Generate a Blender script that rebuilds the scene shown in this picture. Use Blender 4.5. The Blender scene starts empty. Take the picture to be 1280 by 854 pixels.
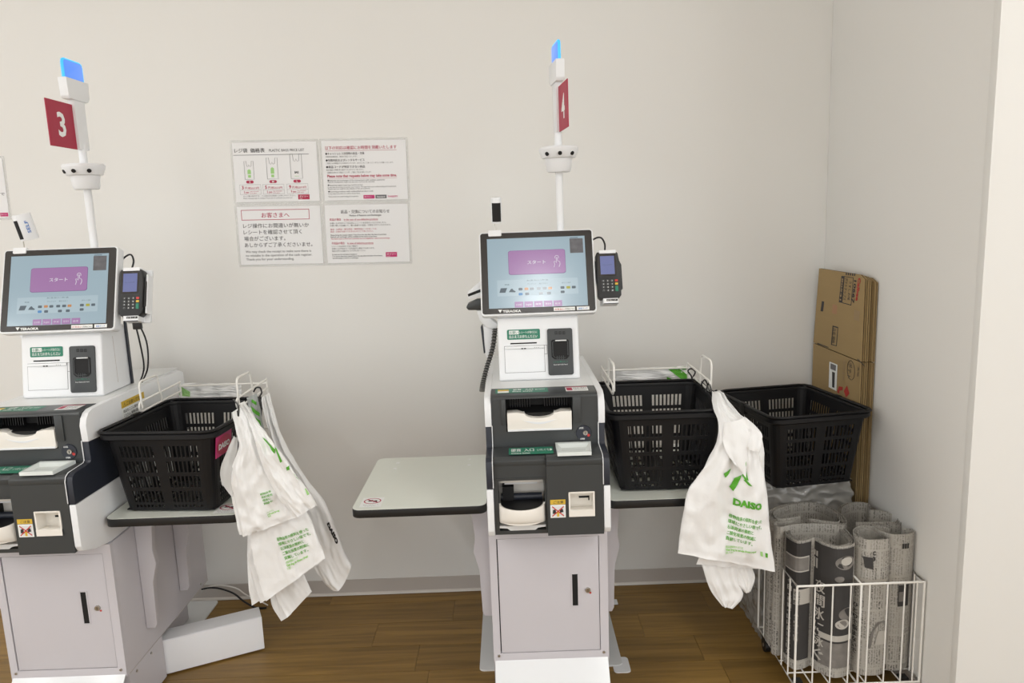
import bpy, bmesh, math, random
from mathutils import Vector, Matrix, noise
random.seed(7)
SC = bpy.context.scene
COL = SC.collection

# ------------------------------------------------------------------ camera, world, lamps, exposure
CAM_Z, PITCH, ROLL, FPX = 1.40, math.radians(9.4), math.radians(2.1), 924.0
cam = bpy.data.cameras.new('camera')
cam.sensor_width = 36.0
cam.lens = FPX / 1280 * 36.0
cam_ob = bpy.data.objects.new('camera', cam)
COL.objects.link(cam_ob)
FW = Vector((0, math.cos(PITCH), -math.sin(PITCH)))
U0 = Vector((0, math.sin(PITCH), math.cos(PITCH)))
RT = Vector((1, 0, 0)) * math.cos(ROLL) - U0 * math.sin(ROLL)
UP = Vector((1, 0, 0)) * math.sin(ROLL) + U0 * math.cos(ROLL)
cam_ob.matrix_world = Matrix(((RT.x, UP.x, -FW.x, 0), (RT.y, UP.y, -FW.y, 0), (RT.z, UP.z, -FW.z, CAM_Z), (0, 0, 0, 1)))
SC.camera = cam_ob

WORLD_STRENGTH = 1.75
LAMP_STRENGTH = 26.0
SC.view_settings.view_transform = 'Standard'
SC.view_settings.look = 'None'
SC.view_settings.gamma = 1.0
SC.view_settings.use_curve_mapping = False
SC.view_settings.exposure = -0.07
w = bpy.data.worlds.new('world')
SC.world = w
w.use_nodes = True
w.node_tree.nodes['Background'].inputs[0].default_value = (0.99, 0.992, 0.985, 1)
w.node_tree.nodes['Background'].inputs[1].default_value = WORLD_STRENGTH
# ceiling fixtures: (x, y, length along y)
LAMPS = [(0.22, -1.2, 1.25), (-1.9, -1.2, 1.25), (2.3, -1.2, 1.25), (-1.9, 0.45, 1.25), (1.8, 0.5, 1.25), (-4.0, 0.45, 1.25), (-4.0, -1.75, 1.25)]
CEIL_Z = 2.95


def at(px, py, X=None, Y=None, Z=None):
    """measured pixel of the 1280x854 photograph -> point of the room on a plane X, Y or Z"""
    d = FW + RT * ((px - 640) / FPX) - UP * ((py - 427) / FPX)
    if X is not None:
        t = X / d.x
    elif Y is not None:
        t = Y / d.y
    else:
        t = (Z - CAM_Z) / d.z
    return Vector((0, 0, CAM_Z)) + d * t


# ------------------------------------------------------------------ materials
def lin(c):
    out = []
    for v in c:
        v = v / 255.0
        out.append(v / 12.92 if v <= 0.04045 else ((v + 0.055) / 1.055) ** 2.4)
    return (*out, 1.0)


MATS = {}


def mat(name, rgb, rough=0.5, metal=0.0, var=0.04, scale=8.0, bump=0.0, bscale=60.0, emit=0.0, alpha=1.0, spec=0.5, trans=0.0, coat=0.0, stretch=None):
    if name in MATS:
        return MATS[name]
    m = bpy.data.materials.new(name)
    m.use_nodes = True
    nt = m.node_tree
    b = nt.nodes['Principled BSDF']
    c = lin(rgb)
    tc = nt.nodes.new('ShaderNodeTexCoord')
    vec = tc.outputs['Object']
    if stretch:
        mp = nt.nodes.new('ShaderNodeMapping')
        mp.inputs['Scale'].default_value = stretch
        nt.links.new(vec, mp.inputs['Vector'])
        vec = mp.outputs['Vector']
    n = nt.nodes.new('ShaderNodeTexNoise')
    n.inputs['Scale'].default_value = scale
    n.inputs['Detail'].default_value = 3
    nt.links.new(vec, n.inputs['Vector'])
    mx = nt.nodes.new('ShaderNodeMix')
    mx.data_type = 'RGBA'
    mx.inputs['A'].default_value = tuple(min(1, v * (1 - var)) for v in c[:3]) + (1,)
    mx.inputs['B'].default_value = tuple(min(1, v * (1 + var)) for v in c[:3]) + (1,)
    nt.links.new(n.outputs['Fac'], mx.inputs['Factor'])
    nt.links.new(mx.outputs['Result'], b.inputs['Base Color'])
    b.inputs['Roughness'].default_value = rough
    b.inputs['Metallic'].default_value = metal
    b.inputs['Specular IOR Level'].default_value = spec
    b.inputs['Alpha'].default_value = alpha
    b.inputs['Transmission Weight'].default_value = trans
    b.inputs['Coat Weight'].default_value = coat
    b.inputs['Coat Roughness'].default_value = 0.06
    if emit:
        nt.links.new(mx.outputs['Result'], b.inputs['Emission Color'])
        b.inputs['Emission Strength'].default_value = emit
        b.inputs['Base Color'].default_value = (0.01, 0.01, 0.01, 1)
        for l in list(b.inputs['Base Color'].links):
            nt.links.remove(l)
    if bump:
        n2 = nt.nodes.new('ShaderNodeTexNoise')
        n2.inputs['Scale'].default_value = bscale
        n2.inputs['Detail'].default_value = 4
        nt.links.new(vec, n2.inputs['Vector'])
        bp = nt.nodes.new('ShaderNodeBump')
        bp.inputs['Strength'].default_value = bump
        bp.inputs['Distance'].default_value = 0.004 if bump >= 0.3 else 0.002
        nt.links.new(n2.outputs['Fac'], bp.inputs['Height'])
        nt.links.new(bp.outputs['Normal'], b.inputs['Normal'])
    MATS[name] = m
    return m


def wood_mat(name, planks):
    m = bpy.data.materials.new(name)
    m.use_nodes = True
    nt = m.node_tree
    b = nt.nodes['Principled BSDF']
    tc = nt.nodes.new('ShaderNodeTexCoord')
    mp = nt.nodes.new('ShaderNodeMapping')
    mp.inputs['Scale'].default_value = (1.6, 26, 1)
    nt.links.new(tc.outputs['Object'], mp.inputs['Vector'])
    add = nt.nodes.new('ShaderNodeVectorMath')
    add.operation = 'ADD'
    oi = nt.nodes.new('ShaderNodeObjectInfo')
    sc = nt.nodes.new('ShaderNodeVectorMath')
    sc.operation = 'SCALE'
    sc.inputs[0].default_value = (37, 91, 13)
    nt.links.new(oi.outputs['Random'], sc.inputs['Scale'])
    nt.links.new(mp.outputs['Vector'], add.inputs[0])
    nt.links.new(sc.outputs['Vector'], add.inputs[1])
    n = nt.nodes.new('ShaderNodeTexNoise')
    n.inputs['Scale'].default_value = 1.3
    n.inputs['Detail'].default_value = 6
    n.inputs['Roughness'].default_value = 0.62
    n.inputs['Distortion'].default_value = 0.6
    nt.links.new(add.outputs['Vector'], n.inputs['Vector'])
    cr = nt.nodes.new('ShaderNodeValToRGB')
    cr.color_ramp.elements[0].position = 0.32
    cr.color_ramp.elements[0].color = lin((114, 86, 38))
    cr.color_ramp.elements[1].position = 0.68
    cr.color_ramp.elements[1].color = lin((154, 120, 60))
    nt.links.new(n.outputs['Fac'], cr.inputs['Fac'])
    hsv = nt.nodes.new('ShaderNodeHueSaturation')
    mr = nt.nodes.new('ShaderNodeMapRange')
    mr.inputs['To Min'].default_value = 0.9
    mr.inputs['To Max'].default_value = 1.08
    nt.links.new(oi.outputs['Random'], mr.inputs['Value'])
    nt.links.new(mr.outputs['Result'], hsv.inputs['Value'])
    nt.links.new(cr.outputs['Color'], hsv.inputs['Color'])
    col = hsv.outputs['Color']
    if planks:
        br = nt.nodes.new('ShaderNodeTexBrick')
        br.inputs['Scale'].default_value = 1.0
        br.inputs['Brick Width'].default_value = 1.0
        br.inputs['Row Height'].default_value = 0.145
        br.inputs['Mortar Size'].default_value = 0.002
        br.inputs['Color1'].default_value = (1, 1, 1, 1)
        br.inputs['Color2'].default_value = (0.85, 0.85, 0.85, 1)
        br.inputs['Mortar'].default_value = (0.5, 0.5, 0.5, 1)
        nt.links.new(tc.outputs['Object'], br.inputs['Vector'])
        mul = nt.nodes.new('ShaderNodeMix')
        mul.data_type = 'RGBA'
        mul.blend_type = 'MULTIPLY'
        mul.inputs['Factor'].default_value = 1
        nt.links.new(col, mul.inputs['A'])
        nt.links.new(br.outputs['Color'], mul.inputs['B'])
        col = mul.outputs['Result']
    nt.links.new(col, b.inputs['Base Color'])
    b.inputs['Roughness'].default_value = 0.42
    return m


def newsprint_mat(name, paper, ink, dens):
    """columns of fine print laid out on the page's own UVs (metres)"""
    m = bpy.data.materials.new(name)
    m.use_nodes = True
    nt = m.node_tree
    b = nt.nodes['Principled BSDF']
    tc = nt.nodes.new('ShaderNodeTexCoord')
    mp = nt.nodes.new('ShaderNodeMapping')
    nt.links.new(tc.outputs['UV'], mp.inputs['Vector'])

    def brick(w_, h_, mortar, off):
        br = nt.nodes.new('ShaderNodeTexBrick')
        br.offset = off
        br.inputs['Scale'].default_value = 1
        br.inputs['Brick Width'].default_value = w_
        br.inputs['Row Height'].default_value = h_
        br.inputs['Mortar Size'].default_value = mortar
        br.inputs['Mortar Smooth'].default_value = 0.3
        br.inputs['Color1'].default_value = (1, 1, 1, 1)
        br.inputs['Color2'].default_value = (0.35, 0.35, 0.35, 1)
        br.inputs['Mortar'].default_value = (0, 0, 0, 1)
        nt.links.new(mp.outputs['Vector'], br.inputs['Vector'])
        return br
    lines = brick(0.0075, 0.05, 0.0014, 0.0)     # vertical lines of characters
    block = brick(0.055, 0.09, 0.004, 0.37)       # article blocks
    nz = nt.nodes.new('ShaderNodeTexNoise')
    nz.inputs['Scale'].default_value = 190
    nz.inputs['Detail'].default_value = 2
    nt.links.new(mp.outputs['Vector'], nz.inputs['Vector'])
    thr = nt.nodes.new('ShaderNodeMapRange')
    thr.inputs['From Min'].default_value = 0.40
    thr.inputs['From Max'].default_value = 0.56
    nt.links.new(nz.outputs['Fac'], thr.inputs['Value'])
    m1 = nt.nodes.new('ShaderNodeMath')
    m1.operation = 'MULTIPLY'
    nt.links.new(lines.outputs['Color'], m1.inputs[0])
    nt.links.new(thr.outputs['Result'], m1.inputs[1])
    m2 = nt.nodes.new('ShaderNodeMath')
    m2.operation = 'MULTIPLY'
    nt.links.new(m1.outputs['Value'], m2.inputs[0])
    nt.links.new(block.outputs['Color'], m2.inputs[1])
    m3 = nt.nodes.new('ShaderNodeMath')
    m3.operation = 'MULTIPLY'
    m3.inputs[1].default_value = dens
    nt.links.new(m2.outputs['Value'], m3.inputs[0])
    mx = nt.nodes.new('ShaderNodeMix')
    mx.data_type = 'RGBA'
    mx.inputs['A'].default_value = lin(paper)
    mx.inputs['B'].default_value = lin(ink)
    nt.links.new(m3.outputs['Value'], mx.inputs['Factor'])
    nt.links.new(mx.outputs['Result'], b.inputs['Base Color'])
    b.inputs['Roughness'].default_value = 0.85
    return m


# ------------------------------------------------------------------ mesh builder
ORG = {}


class MB:
    def __init__(self):
        self.v, self.f, self.mi, self.uv = [], [], [], []

    def add(self, vs, fs, mi=0):
        o = len(self.v)
        self.v += [Vector(p) for p in vs]
        for f in fs:
            self.f.append([i + o for i in f])
            self.mi.append(mi)
        return self

    def box(self, x0, x1, y0, y1, z0, z1, mi=0):
        vs = [(x, y, z) for z in (z0, z1) for y in (y0, y1) for x in (x0, x1)]
        return self.add(vs, [(0, 2, 3, 1), (4, 5, 7, 6), (0, 1, 5, 4), (2, 6, 7, 3), (0, 4, 6, 2), (1, 3, 7, 5)], mi)

    def prism(self, poly, axis, a0, a1, mi=0):
        n = len(poly)

        def mk(p, a):
            return (a, p[0], p[1]) if axis == 'x' else (p[0], a, p[1]) if axis == 'y' else (p[0], p[1], a)
        vs = [mk(p, a0) for p in poly] + [mk(p, a1) for p in poly]
        fs = [tuple(range(n))[::-1], tuple(range(n, 2 * n))] + [(i, (i + 1) % n, (i + 1) % n + n, i + n) for i in range(n)]
        return self.add(vs, fs, mi)

    def tube(self, pts, r, n=8, closed=False, mi=0, flat=1.0):
        pts = [Vector(p) for p in pts]
        N = len(pts)
        rs = r if isinstance(r, (list, tuple)) else [r] * N
        vs, fs = [], []
        prev = None
        for i, p in enumerate(pts):
            a = pts[(i - 1) % N] if (closed or i > 0) else p
            b_ = pts[(i + 1) % N] if (closed or i < N - 1) else p
            t = (b_ - a).normalized()
            if prev is None:
                ref = Vector((0, 0, 1)) if abs(t.z) < 0.9 else Vector((1, 0, 0))
                nn = t.cross(ref).normalized()
            else:
                nn = (prev - t * prev.dot(t))
                nn = nn.normalized() if nn.length > 1e-6 else t.orthogonal().normalized()
            prev = nn
            bb = t.cross(nn)
            for k in range(n):
                a_ = 2 * math.pi * k / n
                vs.append(p + nn * math.cos(a_) * rs[i] + bb * math.sin(a_) * rs[i] * flat)
        M = N if closed else N - 1
        for i in range(M):
            for k in range(n):
                fs.append((i * n + k, i * n + (k + 1) % n, ((i + 1) % N) * n + (k + 1) % n, ((i + 1) % N) * n + k))
        if not closed:
            fs.append(tuple(range(n))[::-1])
            fs.append(tuple(range((N - 1) * n, N * n)))
        return self.add(vs, fs, mi)

    def cyl(self, p0, p1, r0, r1=None, n=16, mi=0):
        return self.tube([p0, p1], [r0, r0 if r1 is None else r1], n, mi=mi)

    def grid(self, rows, mi=0, uv=None):
        R, C = len(rows), len(rows[0])
        vs = [p for r in rows for p in r]
        return self.add(vs, [(i * C + j, i * C + j + 1, (i + 1) * C + j + 1, (i + 1) * C + j) for i in range(R - 1) for j in range(C - 1)], mi)

    def xf(self, fn, start=0):
        for i in range(start, len(self.v)):
            self.v[i] = Vector(fn(self.v[i]))
        return self

    def build(self, name, mats, parent=None, bevel=0.0, seg=2, smooth=None, local=False, recalc=True, solid=0.0):
        me = bpy.data.meshes.new(name)
        o = Vector((0, 0, 0)) if (parent is None or local) else ORG[parent.name]
        me.from_pydata([tuple(p - o) for p in self.v], [], self.f)
        mats = mats if isinstance(mats, (list, tuple)) else [mats]
        for m in mats:
            me.materials.append(m)
        for p, k in zip(me.polygons, self.mi):
            p.material_index = k
        if recalc or bevel:
            bm = bmesh.new()
            bm.from_mesh(me)
            if recalc:
                bmesh.ops.recalc_face_normals(bm, faces=bm.faces)
            if bevel:
                es = [e for e in bm.edges if len(e.link_faces) == 2 and e.calc_face_angle(0) > 0.45]
                bmesh.ops.bevel(bm, geom=es, offset=bevel, segments=seg, profile=0.6, affect='EDGES', clamp_overlap=True)
            bm.to_mesh(me)
            bm.free()
        if smooth or bevel:
            for p in me.polygons:
                p.use_smooth = True
            me.set_sharp_from_angle(angle=math.radians(smooth or 38))
        ob = bpy.data.objects.new(name, me)
        COL.objects.link(ob)
        if parent is not None:
            ob.parent = parent
            ORG[ob.name] = ORG[parent.name]
        else:
            ORG[ob.name] = Vector((0, 0, 0))
        if solid:
            md = ob.modifiers.new('solid', 'SOLIDIFY')
            md.thickness = solid
            md.offset = -1
        return ob


def tag(o, label=None, cat=None, group=None, kind=None):
    for k, v in (('label', label), ('category', cat), ('group', group), ('kind', kind)):
        if v:
            o[k] = v
    return o


def thing(name, loc, label, cat, group=None):
    o = bpy.data.objects.new(name, None)
    o.empty_display_size = 0.05
    o.location = loc
    COL.objects.link(o)
    ORG[o.name] = Vector(loc)
    return tag(o, label, cat, group)


_TXT = {}


def text2d(body, bold=0.0):
    key = (body, bold)
    if key in _TXT:
        return _TXT[key]
    c = bpy.data.curves.new('t', 'FONT')
    c.body = body
    c.resolution_u = 2
    c.offset = bold
    o = bpy.data.objects.new('t', c)
    COL.objects.link(o)
    dg = bpy.context.evaluated_depsgraph_get()
    dg.update()
    me = bpy.data.meshes.new_from_object(o.evaluated_get(dg))
    vs = [(v.co.x, v.co.y) for v in me.vertices]
    fs = [tuple(p.vertices) for p in me.polygons]
    bpy.data.objects.remove(o)
    bpy.data.curves.remove(c)
    bpy.data.meshes.remove(me)
    _TXT[key] = (vs, fs)
    return vs, fs


def put(mb, body, fn, x, y, h, w=None, align='l', mi=0, bold=0.02, d=0.0):
    """text of em size h with its baseline-left at (x, y); w stretches it to a width"""
    asc = body.isascii()
    vs, fs = text2d(body, bold if asc else 0.0)
    if not vs:
        return
    x0, x1 = min(p[0] for p in vs), max(p[0] for p in vs)
    sx = (w / (x1 - x0)) if w else h
    wd = (x1 - x0) * sx
    ox = x - (0 if align == 'l' else wd / 2 if align == 'c' else wd)
    for e in ((-0.5, 0.5) if bold and not asc else (0,)):       # heavier strokes: the same outline printed twice
        mb.add([fn(ox + (p[0] - x0 + e * bold) * sx, y + (p[1] + 0.4 * e * bold) * h, d + 0.0001 * (e + 0.5)) for p in vs], fs, mi)


def rr(x0, y0, x1, y1, r=0.0, n=4):
    if r <= 0:
        return [(x0, y0), (x1, y0), (x1, y1), (x0, y1)]
    pts = []
    for cx, cy, a in ((x1 - r, y0 + r, -90), (x1 - r, y1 - r, 0), (x0 + r, y1 - r, 90), (x0 + r, y0 + r, 180)):
        for k in range(n + 1):
            t = math.radians(a + 90 * k / n)
            pts.append((cx + r * math.cos(t), cy + r * math.sin(t)))
    return pts


def flat(mb, poly, fn, d=0.0, mi=0):
    mb.add([fn(p[0], p[1], d) for p in poly], [tuple(range(len(poly)))], mi)


def slab(mb, poly, fn, d0, d1, mi=0):
    n = len(poly)
    mb.add([fn(p[0], p[1], d0) for p in poly] + [fn(p[0], p[1], d1) for p in poly],
           [tuple(range(n))[::-1], tuple(range(n, 2 * n))] + [(i, (i + 1) % n, (i + 1) % n + n, i + n) for i in range(n)], mi)


def ring(mb, x0, y0, x1, y1, t, fn, d=0.0, mi=0):
    for q in ((x0, y0, x1, y0 + t), (x0, y1 - t, x1, y1), (x0, y0, x0 + t, y1), (x1 - t, y0, x1, y1)):
        flat(mb, rr(*q), fn, d, mi)


def smooth_path(pts, n=6, closed=False):
    pts = [Vector(p) for p in pts]
    out = []
    N = len(pts)
    for i in range(N if closed else N - 1):
        p0 = pts[(i - 1) % N] if closed or i > 0 else pts[i]
        p1, p2 = pts[i], pts[(i + 1) % N]
        p3 = pts[(i + 2) % N] if closed or i + 2 < N else p2
        for k in range(n):
            t = k / n
            out.append(0.5 * ((2 * p1) + (p2 - p0) * t + (2 * p0 - 5 * p1 + 4 * p2 - p3) * t * t + (3 * p1 - p0 - 3 * p2 + p3) * t ** 3))
    if not closed:
        out.append(pts[-1])
    return out


# ------------------------------------------------------------------ palette
M_WALL = mat('painted_wall', (227, 226, 222), 0.85, var=0.012, scale=1.2, bump=0.05, bscale=220)
M_CEIL = mat('ceiling_paint', (225, 222, 216), 0.9, var=0.01)
M_BASE = mat('baseboard_vinyl', (188, 181, 174), 0.55, var=0.02)
M_BASELIP = mat('baseboard_lip', (214, 208, 200), 0.4, var=0.02)
M_WHITE = mat('white_plastic', (232, 234, 236), 0.35, var=0.012)
M_STEEL = mat('powder_coated_steel', (201, 198, 203), 0.42, var=0.012, scale=5)
M_RAMP = mat('glossy_white_steel', (232, 234, 236), 0.22, var=0.01, bump=0.05, bscale=400)
M_TOPGREY = mat('pale_grey_plastic', (220, 222, 222), 0.28, var=0.012)
M_FASCIA = mat('charcoal_plastic', (57, 60, 61), 0.36, var=0.03, bump=0.08, bscale=700)
M_NAVY = mat('navy_black_plastic', (38, 42, 52), 0.4, var=0.03)
M_BLACK = mat('black_plastic', (20, 20, 21), 0.4, var=0.05)
M_GLOSSBLACK = mat('glossy_black_bezel', (44, 41, 39), 0.25, var=0.03)
M_PITCH = mat('dark_recess', (8, 8, 9), 0.7, var=0.05)
M_METAL = mat('brushed_metal', (190, 186, 178), 0.3, metal=1.0, var=0.05)
M_RED = mat('red_mark', (196, 58, 52), 0.5)
M_GREEN = mat('green_sticker', (38, 124, 98), 0.45, var=0.02)
M_STWHITE = mat('white_print', (236, 238, 236), 0.5)
M_YELLOW = mat('yellow_sticker', (216, 180, 62), 0.5)
M_INK = mat('black_ink', (44, 42, 44), 0.6)
M_GREYINK = mat('grey_ink', (110, 108, 110), 0.6)
M_CRIMSON = mat('crimson_ink', (172, 36, 72), 0.5)
M_PINK = mat('magenta_ink', (190, 40, 108), 0.5)
M_LEAF = mat('leaf_green_ink', (84, 166, 42), 0.5)
M_PALELEAF = mat('pale_green_ink', (158, 206, 128), 0.5)
M_SIGN = mat('crimson_sign', (168, 30, 62), 0.5, var=0.02)
M_CLEAR = mat('frosted_hopper', (225, 232, 230), 0.25, var=0.03)
M_IVORY = mat('ivory_plastic', (236, 232, 224), 0.35, var=0.015)
M_TABLE = mat('table_laminate', (220, 224, 215), 0.32, var=0.012, scale=20)
M_BASKET = mat('basket_black', (13, 13, 16), 0.5, var=0.05, bump=0.04, bscale=300, spec=0.35)
M_WIRE = mat('white_coated_wire', (232, 230, 224), 0.35, var=0.02)
M_BAG = mat('white_polythene', (234, 234, 233), 0.36, var=0.012, bump=0.6, bscale=24, spec=0.45)
M_BAGGREY = mat('striped_bag_grey', (170, 174, 172), 0.45, var=0.03, bump=0.3, bscale=40)
M_FILM = mat('clear_film', (236, 236, 234), 0.25, var=0.03, bump=0.5, bscale=30, alpha=0.5)
M_PACK = mat('wrinkled_clear_pack', (150, 148, 143), 0.14, var=0.3, scale=14, bump=1.0, bscale=16, coat=0.6)
M_CARD = mat('corrugated_cardboard', (158, 134, 92), 0.85, var=0.05, scale=4, bump=0.06, bscale=150, stretch=(1, 1, 12))
M_CARDEDGE = mat('cardboard_edge', (74, 60, 40), 0.9, var=0.3, scale=120)
M_PAPER = mat('notice_paper', (230, 230, 230), 0.6, var=0.008)
M_LAM = mat('lamination_film', (232, 232, 230), 0.08, var=0.01, alpha=0.28, bump=0.6, bscale=35)
M_LAMP = mat('lit_diffuser', (250, 250, 249), 0.5, var=0.0, emit=LAMP_STRENGTH)
M_FIXT = mat('fixture_white', (235, 235, 232), 0.5)
M_BLUE = mat('blue_status_light', (92, 150, 255), 0.3, var=0.02, emit=1.0)
M_CYAN = mat('cyan_light_edge', (70, 200, 255), 0.3, var=0.02, emit=1.1)
M_SCR = mat('screen_pale_blue', (160, 184, 196), 0.17, var=0.03, scale=3, emit=0.85, spec=0.9)
M_SCRPANEL = mat('screen_panel', (174, 196, 206), 0.2, var=0.02, emit=0.85, spec=0.9)
M_SCRBTN = mat('screen_orchid', (162, 112, 170), 0.2, var=0.03, emit=0.85, spec=0.9)
M_SCRDARK = mat('screen_orchid_edge', (132, 88, 146), 0.2, var=0.02, emit=0.8, spec=0.6)
M_SCRTXT = mat('screen_white', (236, 232, 240), 0.12, emit=0.85)
M_SCRINK = mat('screen_grey', (104, 118, 128), 0.12, emit=0.7)
M_SCRORANGE = mat('screen_orange', (214, 150, 96), 0.12, emit=0.8)
M_SCRYEL = mat('screen_yellow', (190, 184, 70), 0.12, emit=0.8)
M_SCRBLUE = mat('screen_blue', (88, 150, 206), 0.12, emit=0.8)
M_SCRCAM = mat('screen_camera_view', (128, 126, 128), 0.12, var=0.5, scale=60, emit=0.6)
M_TERM = mat('terminal_display', (128, 136, 188), 0.15, var=0.03, emit=0.75)
M_RUBBER = mat('cable_rubber', (26, 26, 28), 0.55)
M_GREYCABLE = mat('coiled_cable', (34, 34, 33), 0.55)
M_KEY = mat('keypad_key', (70, 72, 74), 0.5)
M_STEELBOX = mat('white_box_board', (246, 247, 250), 0.5, var=0.012)
M_PLANK = wood_mat('oak_plank', False)
M_FLOOR = wood_mat('oak_floor', True)
M_NEWS = newsprint_mat('newsprint', (172, 168, 160), (44, 43, 41), 0.9)
M_NEWSDARK = mat('newspaper_dark_advert', (58, 56, 55), 0.8, var=0.15, scale=30)
M_NEWSMID = mat('newspaper_grey_photo', (122, 118, 113), 0.8, var=0.4, scale=45)
M_NEWSLT = mat('newspaper_light', (186, 182, 174), 0.8, var=0.05)

# ------------------------------------------------------------------ the setting
WY, WX, ENDY = 2.65, 1.128, 1.755


def struct(o):
    return tag(o, kind='structure')


struct(MB().box(-5.2, 3.6, -4.2, WY + 0.12, -0.12, -0.004).build('floor', M_FLOOR))
FLOOR = bpy.data.objects['floor']
struct(MB().box(-5.2, WX + 0.12, WY, WY + 0.12, 0, CEIL_Z).build('wall_back', M_WALL))
struct(MB().box(WX, 3.6, ENDY, WY, 0, CEIL_Z).build('wall_right', M_WALL, bevel=0.004))
struct(MB().box(-5.2, 3.6, -4.2, WY + 0.12, CEIL_Z, CEIL_Z + 0.1).build('ceiling', M_CEIL))
b = MB().box(-5.2, WX, WY - 0.004, WY, 0.0, 0.06)
struct(b.build('baseboard_back', M_BASE))
lip = MB().prism([(WY - 0.004, 0), (WY - 0.011, 0), (WY - 0.009, 0.005), (WY - 0.004, 0.009)], 'x', -5.2, WX).build('baseboard_lip', M_BASELIP, bpy.data.objects['baseboard_back'])
struct(MB().box(WX - 0.004, WX, ENDY + 0.002, WY - 0.004, 0, 0.06).build('baseboard_right', M_BASE))
struct(MB().box(WX - 0.002, WX + 0.001, ENDY - 0.001, ENDY + 0.024, 0.06, CEIL_Z - 0.01).build('trim_1', M_WALL, bevel=0.0008))
rows = [(1.705, 1.85), (1.85, 1.995), (1.995, 2.14), (2.14, 2.285), (2.285, 2.43), (2.43, 2.575), (2.575, 2.636)]
joints = [0.35, 0.02, 0.62, at(523, 815, Z=0).x, 0.41, at(568, 757, Z=0).x, 0.2]
for (y0, y1), j in zip(rows, joints):
    k = -3
    xs = [j + 0.92 * i for i in range(-3, 3)]
    for x0 in xs:
        a, c = max(x0, -2.3), min(x0 + 0.92, WX - 0.004)
        if c - a < 0.05:
            continue
        g = 0.0006
        MB().box(a + g, c - g, y0 + g, y1 - g, -0.004, 0.0).build('plank', M_PLANK, FLOOR, recalc=False)

for i, (x, y, L) in enumerate(LAMPS):
    where = ['above the aisle facing the numbered kiosks', 'left of the aisle, far row', 'right of the aisle, far row', 'left of the aisle, near row',
             'right of the aisle beside the wall end, near row', 'at the far left, near row', 'at the far left, far row'][i]
    t = thing('ceiling_light', (x, y, CEIL_Z), 'white linear ceiling light ' + where, 'ceiling light', 'linear ceiling lights')
    MB().box(x - 0.09, x + 0.09, y - L / 2, y + L / 2, CEIL_Z - 0.03, CEIL_Z).build('housing', M_FIXT, t)
    MB().box(x - 0.075, x + 0.075, y - L / 2 + 0.02, y + L / 2 - 0.02, CEIL_Z - 0.05, CEIL_Z - 0.031).build('diffuser', M_LAMP, t)

# ------------------------------------------------------------------ self-checkout kiosks
CX4, CX3 = 0.080, -1.299


def q(px, py, Y):
    """measured on the right-hand kiosk: (x from its centre line, height) at depth Y"""
    p = at(px, py, Y=Y)
    return p.x - CX4, p.z


TILT = math.atan2(0.075, 0.232)
ST, CT = math.sin(TILT), math.cos(TILT)


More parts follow.
